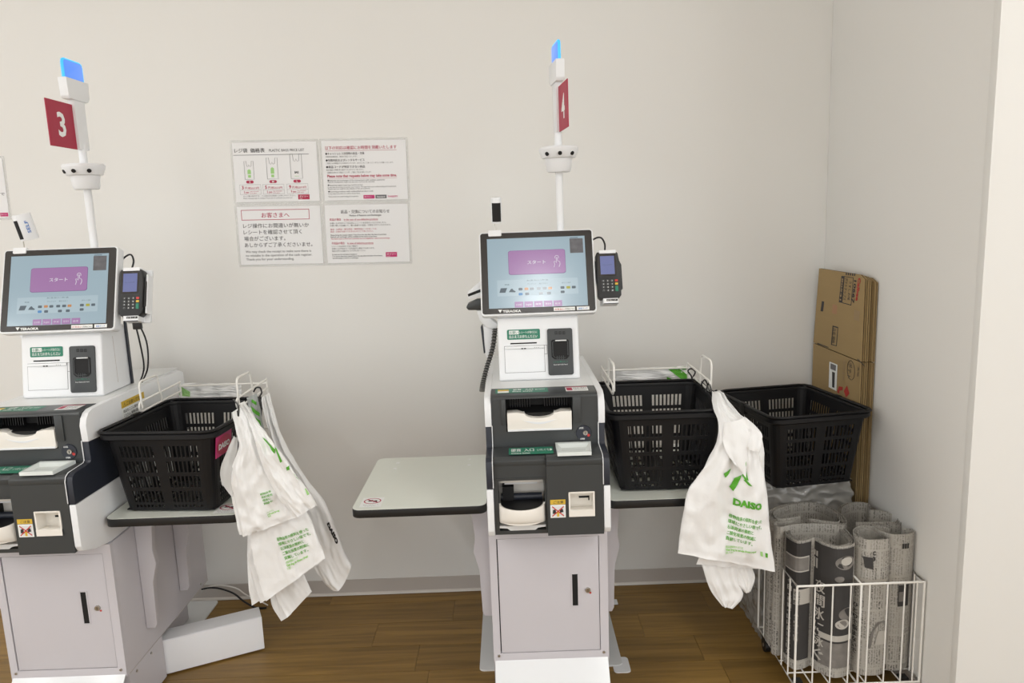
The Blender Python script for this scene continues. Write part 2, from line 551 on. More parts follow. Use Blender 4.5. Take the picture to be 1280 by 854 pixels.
def kiosk(cx, number):
    left = number == '3'
    R = thing('self_checkout_kiosk', (cx, 1.94, 0),
              ('white and charcoal self-checkout kiosk under the number 3 sign, cut by the left edge' if left else
               'white and charcoal self-checkout kiosk under the number 4 sign in the middle'), 'kiosk', 'self-checkout kiosks')

    def X(mb):
        return mb.xf(lambda p: (p.x + cx, p.y, p.z))

    def B(mb, name, m, parent=R, **k):
        return X(mb).build(name, m, parent, **k)

    # --- lower cabinet
    hw = 0.1645
    b = MB().box(-hw, hw, 1.947, 2.512, 0.15, 0.552)
    cab = B(b, 'cabinet', M_STEEL, bevel=0.002)
    dx0, dx1, dz0, dz1 = -0.1415, 0.1395, 0.180, 0.5235
    b = MB()
    b.box(-hw, dx0 - 0.003, 1.935, 1.949, 0.15, 0.552).box(dx1 + 0.0015, hw, 1.935, 1.949, 0.15, 0.552)
    b.box(dx0 - 0.003, dx1 + 0.0015, 1.935, 1.949, dz1 + 0.0015, 0.552).box(dx0 - 0.003, dx1 + 0.0015, 1.935, 1.949, 0.15, dz0 - 0.0015)
    B(b, 'door_frame', M_STEEL, cab)
    B(MB().box(-0.150, 0.150, 1.9462, 1.9468, 0.17, 0.53), 'door_gap', M_PITCH, cab)
    for sx in (-0.1495, 0.1495):
        B(MB().cyl((sx, 1.9355, 0.172), (sx, 1.932, 0.172), 0.0045, 0.0035, 12), 'screw', M_METAL, cab)
    door = B(MB().box(dx0, dx1, 1.9365, 1.945, dz0, dz1), 'door', M_STEEL, bevel=0.0012)
    sx0, sx1, sz0, sz1 = 0.064, 0.0795, 0.318, 0.413
    b = MB()
    b.box(sx0 - .003, sx0, 1.9345, 1.937, sz0 - .003, sz1 + .003).box(sx1, sx1 + .003, 1.9345, 1.937, sz0 - .003, sz1 + .003)
    b.box(sx0, sx1, 1.9345, 1.937, sz0 - .003, sz0).box(sx0, sx1, 1.9345, 1.937, sz1, sz1 + .003)
    B(b, 'slot_rim', M_STEEL, door)
    B(MB().box(sx0, sx1, 1.9358, 1.9368, sz0, sz1), 'slot', M_PITCH, door)
    b = MB().cyl((0.1075, 1.937, 0.364), (0.1075, 1.931, 0.364), 0.0078, 0.0072, 20)
    B(b, 'lock', M_METAL, door, smooth=40)
    B(MB().box(0.1068, 0.1082, 1.9306, 1.9312, 0.360, 0.368), 'keyhole', M_PITCH, door)
    B(MB().cyl((0.1145, 1.937, 0.3545), (0.1145, 1.9362, 0.3545), 0.003, n=12), 'lock_mark', M_RED, door)
    # --- skirt, plinth, kick ramp, floor plates
    b = MB().box(-hw, -0.09, 1.947, 2.15, 0.008, 0.15).box(0.09, hw, 1.947, 2.15, 0.008, 0.15).box(-0.085, 0.085, 2.0, 2.50, 0.008, 0.15)
    B(b, 'plinth', M_STEEL)
    b = MB().prism([(1.9345, 0.158), (1.9345, 0.152), (1.80, 0.0), (1.794, 0.0)], 'x', -0.161, 0.161)
    B(b, 'kick_ramp', M_RAMP, bevel=0.001)
    b = MB().add([(-hw, 2.15, 0.151), (-hw, 2.51, 0.151)], [])
    for sx in ((1,) if left else ()):
        for yy, zz in ((1.985, 0.135), (2.075, 0.135), (2.45, 0.165)):
            B(MB().cyl((sx * hw, yy, zz), (sx * (hw + 0.003), yy, zz), 0.004, n=10), 'screw', M_METAL)
        B(MB().box(sx * hw, sx * hw + 0.0008, 1.95, 2.51, 0.149, 0.1505), 'seam', M_BASE)
    xr = 0.145 if left else 0.231
    b = MB()
    b.prism(rr(-0.22, 2.125, -0.0, 2.63, 0.015), 'z', 0.0, 0.005)
    B(b, 'floor_plate', M_TOPGREY)
    b = MB()
    b.prism(rr(0.0, 2.125 if not left else 2.16, xr, 2.63, 0.015), 'z', 0.0, 0.005)
    B(b, 'floor_plate', M_TOPGREY)
    if not left:
        tb = at(768, 751, Z=0)
        B(MB().prism(rr(0.165, 2.49, tb.x - CX4 + 0.008, 2.525, 0.003), 'z', 0.0055, 0.0075), 'cable_clip', M_WHITE)
        B(MB().prism(rr(0.20, 2.09, 0.252, 2.17, 0.012), 'z', 0.0, 0.0035), 'floor_tab', M_WHITE)

    # --- side panels in three colours (profiles in depth / height)
    white_up = [(1.909, 0.855), (1.907, 0.90), (1.914, 0.918), (1.926, 0.930), (1.945, 0.9365), (2.0, 0.938), (2.48, 0.932), (2.51, 0.92), (2.51, 0.835), (1.985, 0.835), (1.975, 0.852)]
    navy = [(1.818, 0.715), (1.818, 0.775), (1.822, 0.787), (1.834, 0.794), (1.905, 0.797), (1.911, 0.803), (1.910, 0.854), (1.974, 0.851), (1.984, 0.834), (2.51, 0.834), (2.51, 0.708)]
    white_lo = [(1.825, 0.585), (1.817, 0.60), (1.817, 0.714), (2.51, 0.707), (2.51, 0.553), (1.95, 0.553), (1.88, 0.566)]
    for s in (-1, 1):
        x0, x1 = (-0.160, -0.1425) if s < 0 else (0.1425, 0.160)
        B(MB().prism(white_up, 'x', x0, x1), 'side_panel', M_WHITE, bevel=0.0015)
        B(MB().prism(navy, 'x', x0 + (0 if s > 0 else 0.001), x1 - (0.001 if s > 0 else 0)), 'side_band', M_NAVY, bevel=0.001)
        B(MB().prism(white_lo, 'x', x0, x1), 'side_panel', M_WHITE, bevel=0.0025)
        edge = [(s * 0.1418, y - 0.0012, z + 0.0005) for y, z in [(1.909, 0.858), (1.9095, 0.803), (1.903, 0.7985), (1.834, 0.7955), (1.821, 0.788), (1.8165, 0.776), (1.8165, 0.718)]]
        B(MB().tube(edge, 0.0012, 6), 'side_trim', M_WHITE)
    B(MB().box(-0.1425, 0.1425, 1.985, 2.505, 0.553, 0.925), 'body_core', M_FASCIA)
    top = B(MB().box(-0.1425, 0.1425, 2.0, 2.505, 0.9255, 0.9375), 'top_plate', M_TOPGREY, bevel=0.001)
    if left:
        # warning label on the visible right flank
        fn = lambda y, z, d: (cx + 0.1602 + d, y, z)
        b = MB()
        flat(b, rr(2.09, 0.862, 2.225, 0.918), fn, 0.0004, 0)
        flat(b, rr(2.09, 0.898, 2.225, 0.918), fn, 0.0008, 1)
        put(b, '⚠ご注意ください', fn, 2.10, 0.9025, 0.012, w=0.11, mi=2, d=0.0012)
        for k, s_ in enumerate(['商品をここに置かないで', 'ください。転倒の原因になり']):
            put(b, s_, fn, 2.097, 0.884 - k * 0.013, 0.010, w=0.115, mi=2, d=0.0009)
        b.build('warning_label', [M_STWHITE, M_YELLOW, M_INK], R)

    # --- upper fascia with the note inlet
    ox0, ox1 = q(632.5, 520, 1.91)[0], q(716, 520, 1.91)[0]
    oz1, oz0 = 0.928, 0.838
    b = MB().prism([(1.9125, oz1), (1.9135, 0.931), (1.917, 0.9350), (1.924, 0.9372), (1.94, 0.9378), (2.0, 0.9380), (2.0, 0.92), (1.96, 0.92)], 'x', -0.1415, 0.1415)
    fas = B(b, 'note_fascia', M_FASCIA, bevel=0.001)
    b = MB()
    b.box(-0.1415, ox0, 1.9135, 1.99, 0.797, oz1).box(ox1, 0.1415, 1.9135, 1.99, 0.797, oz1).box(ox0, ox1, 1.9135, 1.99, 0.797, oz0)
    B(b, 'fascia_frame', M_FASCIA, fas)
    for ra, rb in ((ox0 - 0.012, ox0 - 0.0005), (ox1 + 0.0005, ox1 + 0.022)):
        B(MB().box(ra, rb, 1.909, 1.9135, 0.858, 0.929), 'fascia_rib', M_FASCIA, fas, bevel=0.0015)
    B(MB().box(ox0, ox1, 1.968, 1.986, oz0, oz1), 'inlet_recess', M_PITCH, fas)
    for k0, k1 in ((0, 9), (14, 24)):
        b = MB()
        for k in range(k0, k1):
            xx = ox0 + 0.012 + k * (ox1 - ox0 - 0.024) / 23
            b.box(xx - 0.0011, xx + 0.0011, 1.955, 1.968, 0.895, 0.917)
        B(b, 'inlet_comb', M_BLACK, fas)
    B(MB().prism([(1.925, 0.886), (1.968, 0.897), (1.968, 0.862), (1.935, 0.862)], 'x', ox0 + 0.008, ox1 - 0.008), 'inlet_lip', M_BLACK, fas)
    tz0 = 0.8405
    prof = [(ox0 + 0.003, 0.8905), (ox0 + 0.03, 0.891), (ox0 + 0.045, 0.888)]
    mx_ = (ox0 + ox1) / 2
    for k in range(9):
        a = math.pi * k / 8
        prof.append((mx_ - 0.04 * math.cos(a), 0.8885 - 0.0145 * math.sin(a)))
    prof += [(ox1 - 0.045, 0.888), (ox1 - 0.03, 0.891), (ox1 - 0.003, 0.8905), (ox1 - 0.003, tz0), (ox0 + 0.003, tz0)]
    b = MB().prism(prof, 'y', 1.9095, 1.945)
    tray = B(b, 'note_tray', M_IVORY, bevel=0.001)
    b = MB().box(ox0 + 0.004, ox1 - 0.004, 1.9075, 1.9098, tz0, 0.845)
    B(b, 'tray_lip', M_WHITE, tray)
    pr = [(mx_ - 0.045 + 0.09 * k / 8, 0.870 - 0.006 * math.sin(math.pi * k / 8)) for k in range(9)] + [(mx_ + 0.045 - 0.09 * k / 8, 0.870 - 0.012 * math.sin(math.pi * k / 8)) for k in range(1, 8)]
    B(MB().prism(pr, 'y', 1.9082, 1.91), 'thumb_groove', M_WHITE, tray)
    # stickers on the sloped brow
    sl = Vector((0, 2.0 - 1.955, 0.9378 - 0.936)).normalized()

    def brow(x, s, d):
        # s runs up the curved brow: 0 at the inlet, 0.05 at the back of the brow
        pts = [(1.9135, 0.931), (1.917, 0.9350), (1.924, 0.9372), (1.94, 0.9378), (2.0, 0.9380)]
        acc = 0
        for (ya, za), (yb, zb) in zip(pts, pts[1:]):
            L = math.hypot(yb - ya, zb - za)
            if s <= acc + L or (yb, zb) == pts[-1]:
                t = (s - acc) / L
                return (cx + x, ya + (yb - ya) * t - d * (zb - za) / L, za + (zb - za) * t + d * (yb - ya) / L)
            acc += L

    def strip(b, x0, x1, s0, s1, d, mi):
        n = 6
        b.grid([[brow(x0 + (x1 - x0) * j, s0 + (s1 - s0) * i / n, d) for j in (0, 1)] for i in range(n + 1)], mi)
    gx0, gx1 = q(619, 483, 1.95)[0], q(685, 483, 1.95)[0]
    b = MB()
    strip(b, gx0, gx1, 0.028, 0.078, 0.0006, 0)
    strip(b, gx0 + 0.006, gx0 + 0.036, 0.032, 0.066, 0.0011, 1)
    strip(b, gx0 + 0.006, gx0 + 0.036, 0.05, 0.066, 0.0015, 2)
    put(b, '紙幣', brow, gx0 + 0.048, 0.052, 0.022, w=0.022, mi=1, d=0.0015)
    put(b, '入口', brow, gx0 + 0.080, 0.052, 0.022, w=0.022, mi=1, d=0.0015)
    put(b, 'Bills Inlet', brow, gx0 + 0.046, 0.036, 0.012, w=0.055, mi=1, d=0.0015)
    put(b, '投入できます', brow, gx0 + 0.108, 0.052, 0.014, w=0.026, mi=1, d=0.0015)
    b.build('inlet_sticker', [M_GREEN, M_STWHITE, M_YELLOW], R)
    wx0, wx1 = q(707, 481, 1.95)[0], q(735, 481, 1.95)[0]
    b = MB()
    strip(b, wx0, wx1, 0.026, 0.076, 0.0006, 0)
    strip(b, wx0, wx1, 0.070, 0.076, 0.0011, 1)
    strip(b, wx0 + 0.003, wx0 + 0.018, 0.034, 0.064, 0.0011, 1)
    put(b, 'お札は一枚ずつ', brow, wx0 + 0.021, 0.052, 0.011, w=0.036, mi=2, d=0.0014)
    put(b, '入れてください', brow, wx0 + 0.021, 0.036, 0.011, w=0.036, mi=2, d=0.0014)
    b.build('notice_sticker', [M_STWHITE, M_CRIMSON, M_INK], R)
    # lock on the right column
    lx, lz = q(731.5, 540.5, 1.913)
    b = MB().cyl((lx - 0.004, 1.9136, lz - 0.001), (lx - 0.004, 1.9105, lz - 0.001), 0.021, 0.020, 28)
    B(b, 'lock_escutcheon', M_NAVY, smooth=40)
    lk = B(MB().cyl((lx, 1.9105, lz), (lx, 1.9055, lz), 0.0068, 0.0062, 20), 'lock', M_METAL, smooth=40)
    B(MB().box(lx - 0.0008, lx + 0.0008, 1.905, 1.9056, lz - 0.004, lz + 0.004), 'keyhole', M_PITCH, lk)
    B(MB().cyl((lx + 0.0085, 1.9105, lz - 0.0075), (lx + 0.0085, 1.9098, lz - 0.0075), 0.004, n=12), 'lock_mark', M_RED, lk)
    fn = lambda x, z, d: (cx + x, 1.9102 - d, z)
    b = MB()
    put(b, 'LOCK', fn, lx - 0.016, lz + 0.011, 0.006, w=0.012, d=0.0002)
    put(b, 'OPEN', fn, lx - 0.014, lz - 0.019, 0.006, w=0.012, d=0.0002)
    b.build('lock_lettering', M_STWHITE, lk)

    # --- ledge with coin hopper
    b = MB().prism([(1.829, 0.772), (1.829, 0.785), (1.838, 0.7935), (1.856, 0.7965), (1.985, 0.798), (1.985, 0.77)], 'x', -0.1415, -0.004)
    b.prism([(1.8165, 0.772), (1.8165, 0.786), (1.826, 0.7945), (1.846, 0.7965), (1.985, 0.798), (1.985, 0.77)], 'x', -0.004, 0.1415)
    led = B(b, 'coin_ledge', M_FASCIA, bevel=0.0015)
    a0, a1 = at(694, 557, Z=0.798), at(738.5, 555.5, Z=0.798)
    c0, c1 = at(697, 570, Z=0.798), at(739.5, 568.5, Z=0.798)
    po = [(p.x - CX4, p.y) for p in (c0, c1, a1, a0)]
    ctr = (sum(p[0] for p in po) / 4, sum(p[1] for p in po) / 4)
    inn = [(ctr[0] + (p[0] - ctr[0]) * 0.88, ctr[1] + (p[1] - ctr[1]) * 0.72) for p in po]
    inb = [(ctr[0] + (p[0] - ctr[0]) * 0.7, ctr[1] + (p[1] - ctr[1]) * 0.3 + 0.004) for p in po]
    vs = [(p[0], p[1], 0.7968) for p in po] + [(p[0], p[1], 0.8065) for p in po] + [(p[0], p[1], 0.8065) for p in inn] + [(p[0], p[1], 0.7990) for p in inb]
    fs = []
    for lv in range(3):
        for i in range(4):
            fs.append((lv * 4 + i, lv * 4 + (i + 1) % 4, lv * 4 + 4 + (i + 1) % 4, lv * 4 + 4 + i))
    fs.append((12, 13, 14, 15))
    B(MB().add(vs, fs), 'coin_hopper', M_CLEAR, smooth=20)
    g0, g1 = at(636, 560.5, Z=0.7975), at(690.5, 558.8, Z=0.7975)
    g2 = at(690.5, 567, Z=0.7975)
    fn = lambda x, y, d: (cx + x, y, 0.7972 + d + (y - 1.86) * 0.011)
    b = MB()
    y0, y1 = g2.y, g1.y
    u0, u1 = g0.x - CX4, g1.x - CX4
    flat(b, rr(u0, y0, u1, y1), fn, 0.0008, 0)
    hh = y1 - y0
    put(b, '硬貨', fn, u0 + 0.006, y0 + hh * 0.42, hh * 0.5, w=0.026, mi=1, d=0.0013, bold=0.04)
    put(b, '入口', fn, u0 + 0.040, y0 + hh * 0.42, hh * 0.5, w=0.026, mi=1, d=0.0013, bold=0.04)
    put(b, 'いれぐち▶', fn, u0 + 0.075, y0 + hh * 0.42, hh * 0.4, w=0.040, mi=1, d=0.0013)
    put(b, 'Coins Inlet', fn, u0 + 0.006, y0 + hh * 0.08, hh * 0.26, w=0.05, mi=1, d=0.0013)
    b.build('coin_sticker', [M_GREEN, M_STWHITE], R)

    # --- lower fascia: note outlet (left) and coin outlet (right)
    nx0, nx1 = q(623.5, 630, 1.832)[0], q(681.5, 630, 1.832)[0]
    nz1, nz0 = q(650, 600.5, 1.832)[1], q(650, 663, 1.832)[1]
    b = MB()
    b.box(-0.1415, nx0, 1.831, 1.985, 0.584, 0.772).box(nx0, -0.004, 1.831, 1.985, nz1, 0.772)
    b.box(nx0, -0.004, 1.831, 1.985, 0.584, nz0).box(nx1, -0.004, 1.833, 1.985, nz0, nz1)
    low = B(b, 'outlet_fascia', M_FASCIA)
    B(MB().box(-0.135, -0.006, 1.829, 1.8312, nz1 + 0.004, nz1 + 0.007), 'fascia_crease', M_FASCIA, low)
    B(MB().box(nx0, nx1, 1.905, 1.985, nz0, nz1), 'outlet_back', M_IVORY, low)
    B(MB().box(nx0 + 0.004, nx1 - 0.003, 1.868, 1.905, nz1 - 0.02, nz1 - 0.002), 'outlet_shutter', M_IVORY, low, bevel=0.003)
    B(MB().box(nx0 + 0.016, nx1 - 0.018, 1.880, 1.9055, nz1 - 0.028, nz1 - 0.0235), 'outlet_slit', M_WHITE, low)
    B(MB().box(nx0 + 0.010, nx0 + 0.040, 1.872, 1.905, 0.66, 0.699), 'outlet_roller', M_PITCH, low)
    # curved scoop
    cxm, hwid = (nx0 + nx1) / 2, (nx1 - nx0) / 2
    TH = [math.pi * k / 20 for k in range(21)]
    SZT, SZB = 0.663, 0.630
    arc = [(cxm + hwid * math.cos(t), 1.836 - 0.042 * math.sin(t)) for t in TH]
    arci = [(cxm + (hwid - 0.005) * math.cos(t), 1.838 - 0.038 * math.sin(t)) for t in TH]
    b = MB()
    rows_ = []
    for z, k in ((SZB - 0.012, 0.55), (SZB - 0.004, 0.9), (SZB + 0.006, 1.0), (SZT - 0.004, 1.0), (SZT, 0.96)):
        rows_.append([(x, 1.836 - (1.836 - y) * k, z + 0.006 * (1 - math.sin(t)) * (z > SZB + 0.01)) for (x, y), t in zip(arc, TH)])
    rows_.append([(x, y, SZT - 0.001 + 0.006 * (1 - math.sin(t))) for (x, y), t in zip(arci, TH)])
    rows_.append([(x, y, SZT - 0.012) for x, y in arci])
    b.grid(rows_)
    b.prism(arci + [(nx0 + 0.001, 1.9), (nx1 - 0.001, 1.9)], 'z', SZB - 0.010, SZB)
    scoop = B(b, 'note_scoop', M_IVORY, smooth=40)
    b = MB().prism(arci + [(nx0 + 0.004, 1.9), (nx1 - 0.004, 1.9)], 'z', SZT - 0.016, SZT - 0.002)
    B(b, 'scoop_pad', M_BLACK, scoop)
    B(MB().cyl((nx0 + 0.006, 1.885, SZT + 0.004), (nx1 - 0.006, 1.885, SZT + 0.004), 0.010, n=14), 'scoop_roller', M_NAVY, scoop, smooth=40)
    zz = nz0
    B(MB().prism([(nx0, zz + 0.014), (nx1, zz + 0.014), (nx1, zz + 0.009), (nx1 - 0.02, zz + 0.007), (nx1 - 0.028, zz + 0.001), (nx0 + 0.028, zz + 0.001), (nx0 + 0.02, zz + 0.007), (nx0, zz + 0.009)], 'y', 1.829, 1.85), 'scoop_base', M_TOPGREY, scoop)
    # coin side
    hx0, hx1 = q(711, 630, 1.815)[0], q(743.5, 630, 1.815)[0]
    hz1, hz0 = q(725, 615, 1.815)[1], q(725, 645.5, 1.815)[1]
    b = MB()
    b.box(-0.004, hx0, 1.8165, 1.985, 0.583, 0.772).box(hx1, 0.1415, 1.8165, 1.985, 0.583, 0.772)
    b.box(hx0, hx1, 1.8165, 1.985, hz1, 0.772).box(hx0, hx1, 1.8165, 1.985, 0.583, hz0)
    B(b, 'coin_fascia', M_FASCIA)
    b = MB()
    t_ = 0.004
    b.box(hx0, hx0 + t_, 1.8135, 1.86, hz0, hz1).box(hx1 - t_, hx1, 1.8135, 1.86, hz0, hz1)
    b.box(hx0, hx1, 1.815, 1.86, hz1 - t_, hz1).box(hx0, hx1, 1.852, 1.86, hz0, hz1)
    b.prism([(1.8125, hz0), (1.8125, hz0 + 0.017), (1.818, hz0 + 0.018), (1.852, hz0 + 0.012), (1.852, hz0)], 'x', hx0, hx1)
    cup = B(b, 'coin_cup', M_IVORY)
    mm = (hx0 + hx1) / 2
    B(MB().box(mm - 0.004, hx1 - 0.010, 1.8505, 1.8525, hz0 + 0.036, hz0 + 0.041).box(hx1 - 0.013, hx1 - 0.010, 1.8505, 1.8525, hz0 + 0.029, hz0 + 0.037), 'coin_slot', M_PITCH, cup)
    kx0, kx1 = q(688, 635, 1.815)[0], q(707, 635, 1.815)[0]
    kz1, kz0 = q(697, 625, 1.815)[1], q(697, 647.5, 1.815)[1]
    fn = lambda x, z, d: (cx + x, 1.8162 - d, z)
    b = MB()
    flat(b, rr(kx0, kz0, kx1, kz1 - 0.014), fn, 0, 0)
    flat(b, rr(kx0, kz1 - 0.013, kx1, kz1), fn, 0, 1)
    put(b, 'ご注意', fn, kx0 + 0.008, kz1 - 0.010, 0.008, w=0.026, mi=2, d=0.0004)
    cxk, czk = (kx0 + kx1) / 2, (kz0 + kz1 - 0.014) / 2
    flat(b, rr(kx0 + 0.003, kz0 + 0.003, kx1 - 0.003, kz1 - 0.018), fn, 0.0003, 4)
    flat(b, [(cxk - 0.014, czk - 0.006), (cxk - 0.005, czk - 0.008), (cxk - 0.006, czk + 0.006), (cxk - 0.013, czk + 0.004)], fn, 0.0005, 2)
    flat(b, [(cxk + 0.005, czk - 0.005), (cxk + 0.014, czk - 0.002), (cxk + 0.012, czk + 0.007), (cxk + 0.004, czk + 0.005)], fn, 0.0005, 2)
    flat(b, [(cxk - 0.003, kz0 + 0.003), (cxk + 0.003, kz0 + 0.003), (cxk + 0.003, czk - 0.006), (cxk + 0.006, czk - 0.006), (cxk, czk), (cxk - 0.006, czk - 0.006), (cxk - 0.003, czk - 0.006)], fn, 0.0006, 1)
    for s in (-1, 1):
        dxx, dzz, wd = 0.015, 0.013 * s, 0.0018
        flat(b, [(cxk - dxx, czk - dzz - wd), (cxk + dxx, czk + dzz - wd), (cxk + dxx, czk + dzz + wd), (cxk - dxx, czk - dzz + wd)], fn, 0.0008 + 0.0001 * s, 3)
    b.build('caution_sticker', [M_STWHITE, M_YELLOW, M_INK, M_RED, M_TOPGREY], R)

    # --- payment head
    hx0, hx1 = -0.1205, 0.1135

    def hf(x, s, d):
        """front of the head: x, s up the face from z .945, d out of it"""
        k = (0.028) / 0.17
        L = math.hypot(1, k)
        return (cx + x, 2.09 + s * k / L - d / L, 0.945 + s / L + d * k / L)
    b = MB().prism([(2.09, 0.9378), (2.09, 0.945), (2.118, 1.115), (2.14, 1.128), (2.25, 1.128), (2.262, 0.9378)], 'x', hx0, hx1)
    head = B(b, 'payment_head', M_WHITE, bevel=0.007, seg=3)
    B(MB().box(0.075, 0.1138, 2.175, 2.1765, 0.96, 1.10), 'case_seam', M_BASE, head)
    hk = lambda px, py: ((lambda p: (p[0], (p[1] - 0.945)))(q(px, py, 2.10)))
    # receipt printer door
    p0, p1 = hk(632, 465.5), hk(681, 431)
    b = MB()
    slab(b, rr(p0[0], p0[1], p1[0] - 0.002, p1[1] - 0.010), hf, -0.004, 0.0012)
    pd = b.build('receipt_door', M_WHITE, head, bevel=0.0006)
    b = MB()
    ring(b, p0[0] - 0.001, p0[1] - 0.001, p1[0] - 0.001, p1[1], 0.001, hf, 0.0003, 0)
    r0, r1 = hk(680, 442.5), hk(684, 431)
    ring(b, r0[0] - 0.003, r0[1], r1[0], r1[1], 0.001, hf, 0.0003, 0)
    b.build('receipt_door_seam', M_GREYINK, head)
    b = MB()
    vsl = [(p0[0], p1[1] - 0.010, 0.001), (p0[0], p1[1] - 0.002, 0.006), (p1[0] - 0.002, p1[1] - 0.002, 0.006), (p1[0] - 0.002, p1[1] - 0.010, 0.001)]
    slab(b, rr(p0[0], p1[1] - 0.0085, p1[0] - 0.002, p1[1] - 0.001), hf, 0.0, 0.0055)
    b.build('receipt_bar', M_WHITE, head, bevel=0.0015)
    b = MB()
    s0, s1 = hk(638, 430.5), hk(671, 428.5)
    flat(b, rr(s0[0], s0[1], s1[0], s1[1] + 0.002), hf, 0.0006, 0)
    m0 = hk(651.5, 436)
    flat(b, rr(m0[0], m0[1] - 0.001, m0[0] + 0.006, m0[1] + 0.002), hf, 0.0062, 0)
    flat(b, rr(m0[0] + 0.008, m0[1] - 0.001, m0[0] + 0.014, m0[1] + 0.002), hf, 0.0062, 0)
    for k in range(3):
        m0 = hk(668 + 2.4 * k, 434.5)
        flat(b, rr(m0[0], m0[1], m0[0] + 0.0015, m0[1] + 0.0015), hf, 0.0062, 0)
    b.build('receipt_slot', M_PITCH, head)
    l0, l1 = hk(634, 425), hk(675, 411)
    b = MB()
    flat(b, rr(l0[0], l0[1], l1[0], l1[1], 0.004), hf, 0.0006, 0)
    lw, lh = l1[0] - l0[0], l1[1] - l0[1]
    flat(b, rr(l0[0] + 0.006, l1[1] - 0.014, l0[0] + 0.034, l1[1] - 0.003), hf, 0.001, 1)
    put(b, 'お願い', hf, l0[0] + 0.008, l1[1] - 0.012, 0.009, w=0.024, mi=0, d=0.0014)
    put(b, 'レシートが発行口に', hf, l0[0] + 0.036, l1[1] - 0.012, 0.008, w=0.052, mi=1, d=0.001)
    put(b, '出るまでお待ちください', hf, l0[0] + 0.006, l1[1] - 0.023, 0.008, w=0.082, mi=1, d=0.001)
    put(b, 'Please wait until the receipt is issued', hf, l0[0] + 0.006, l0[1] + 0.004, 0.004, w=0.08, mi=1, d=0.001, bold=0)
    b.build('receipt_sticker', [M_GREEN, M_STWHITE], head)
    # scanner window
    c0, c1 = hk(685.5, 468.5), hk(715.5, 410)
    b = MB()
    slab(b, rr(c0[0], c0[1], c1[0], c1[1], 0.006), hf, -0.003, 0.006)
    scn = b.build('scanner_panel', M_FASCIA, head, bevel=0.0015)
    w0, w1 = hk(689.5, 449), hk(711, 424)
    cut = 0.008
    octo = [(w0[0] + cut, w0[1]), (w1[0] - cut, w0[1]), (w1[0], w0[1] + cut), (w1[0], w1[1] - 0.004), (w1[0] - 0.004, w1[1]), (w0[0] + 0.004, w1[1]), (w0[0], w1[1] - 0.004), (w0[0], w0[1] + cut)]
    b = MB()
    slab(b, octo, hf, 0.004, 0.0068)
    b.build('scanner_window', M_PITCH, scn)
    ins = [((w0[0] + w1[0]) / 2 + (p[0] - (w0[0] + w1[0]) / 2) * 0.84, (w0[1] + w1[1]) / 2 + (p[1] - (w0[1] + w1[1]) / 2) * 0.84) for p in octo]
    b = MB()
    pts = [hf(p[0], p[1], 0.0075) for p in ins]
    b.tube(pts[2:] + pts[:2], 0.0013, 6)
    b.build('window_guard', M_FASCIA, scn, smooth=40)
    b = MB()
    for k in range(4):
        xx = w0[0] + 0.015 + 0.006 * k
        slab(b, rr(xx, w0[1] - 0.001, xx + 0.002, w0[1] + 0.010), hf, 0.0065, 0.0085)
    b.build('window_teeth', M_FASCIA, scn)
    b = MB()
    for k in range(3):
        ic = hk(693.5 + 4.8 * k, 416.5)
        ring(b, ic[0], ic[1] - 0.004, ic[0] + 0.008, ic[1] + 0.005, 0.0018, hf, 0.0066, 0)
        flat(b, rr(ic[0] + 0.003, ic[1] - 0.002, ic[0] + 0.005, ic[1] + 0.003), hf, 0.0066, 0)
    b.build('scanner_icon', M_BLACK, scn)
    b = MB()
    tt = hk(691.5, 453.5)
    put(b, 'こちらに▼かざして', hf, tt[0], tt[1] + 0.001, 0.006, w=0.042, mi=0, d=0.0068, bold=0.03)
    put(b, 'Scan barcode here', hf, tt[0] + 0.001, tt[1] - 0.006, 0.005, w=0.040, mi=1, d=0.0068, bold=0)
    b.build('scanner_lettering', [M_GREEN, M_STWHITE], scn)
    b = MB()
    e0, e1 = hk(694, 426.5), hk(708, 424.5)
    slab(b, rr(e0[0], e0[1], e1[0], e1[1]), hf, 0.006, 0.010)
    b.build('window_hood', M_TOPGREY, scn, bevel=0.001)

    # --- monitor
    mcx, mcy, mcz = 0.0005, 2.1325, 1.246

    def mf(u, v, d):
        return (cx + mcx + u, mcy + v * ST - d * CT, mcz + v * CT + d * ST)
    W2, H2 = 0.1655, 0.1235
    b = MB()
    slab(b, rr(-W2, -H2, W2, H2, 0.010, 5), mf, -0.034, 0.0)
    mon = b.build('monitor', M_WHITE, R, bevel=0.003, seg=2)
    b = MB()
    slab(b, rr(-W2 + 0.004, -H2 + 0.0055, W2 - 0.004, H2 - 0.003, 0.007, 5), mf, -0.002, 0.0012)
    b.build('bezel', M_GLOSSBLACK, mon)
    sx0, sx1, sv0, sv1 = -0.1425, 0.1405, -0.1020, 0.1035
    b = MB()
    flat(b, rr(sx0, sv0, sx1, sv1), mf, 0.0016)
    b.build('screen', M_SCR, mon)
    SW, SH = sx1 - sx0, sv1 - sv0
    sf = lambda x, y, d: mf(sx0 + x * SW, sv0 + y * SH, 0.0019 + d)    # 0..1 on the screen
    b = MB()
    flat(b, rr(0.09, 0.17, 0.91, 0.40), sf, 0.0, 1)
    bx0, by0, bx1, by1 = 0.215, 0.475, 0.79, 0.815
    flat(b, rr(bx0 - 0.004, by0 - 0.006, bx1 + 0.004, by1 + 0.004, 0.03), sf, 0.0, 2)
    flat(b, rr(bx0, by0, bx1, by1, 0.03), sf, 0.0003, 0)
    put(b, 'スタート', sf, 0.405, 0.618, 0.062, w=0.185, mi=3, d=0.0006, bold=0.04)
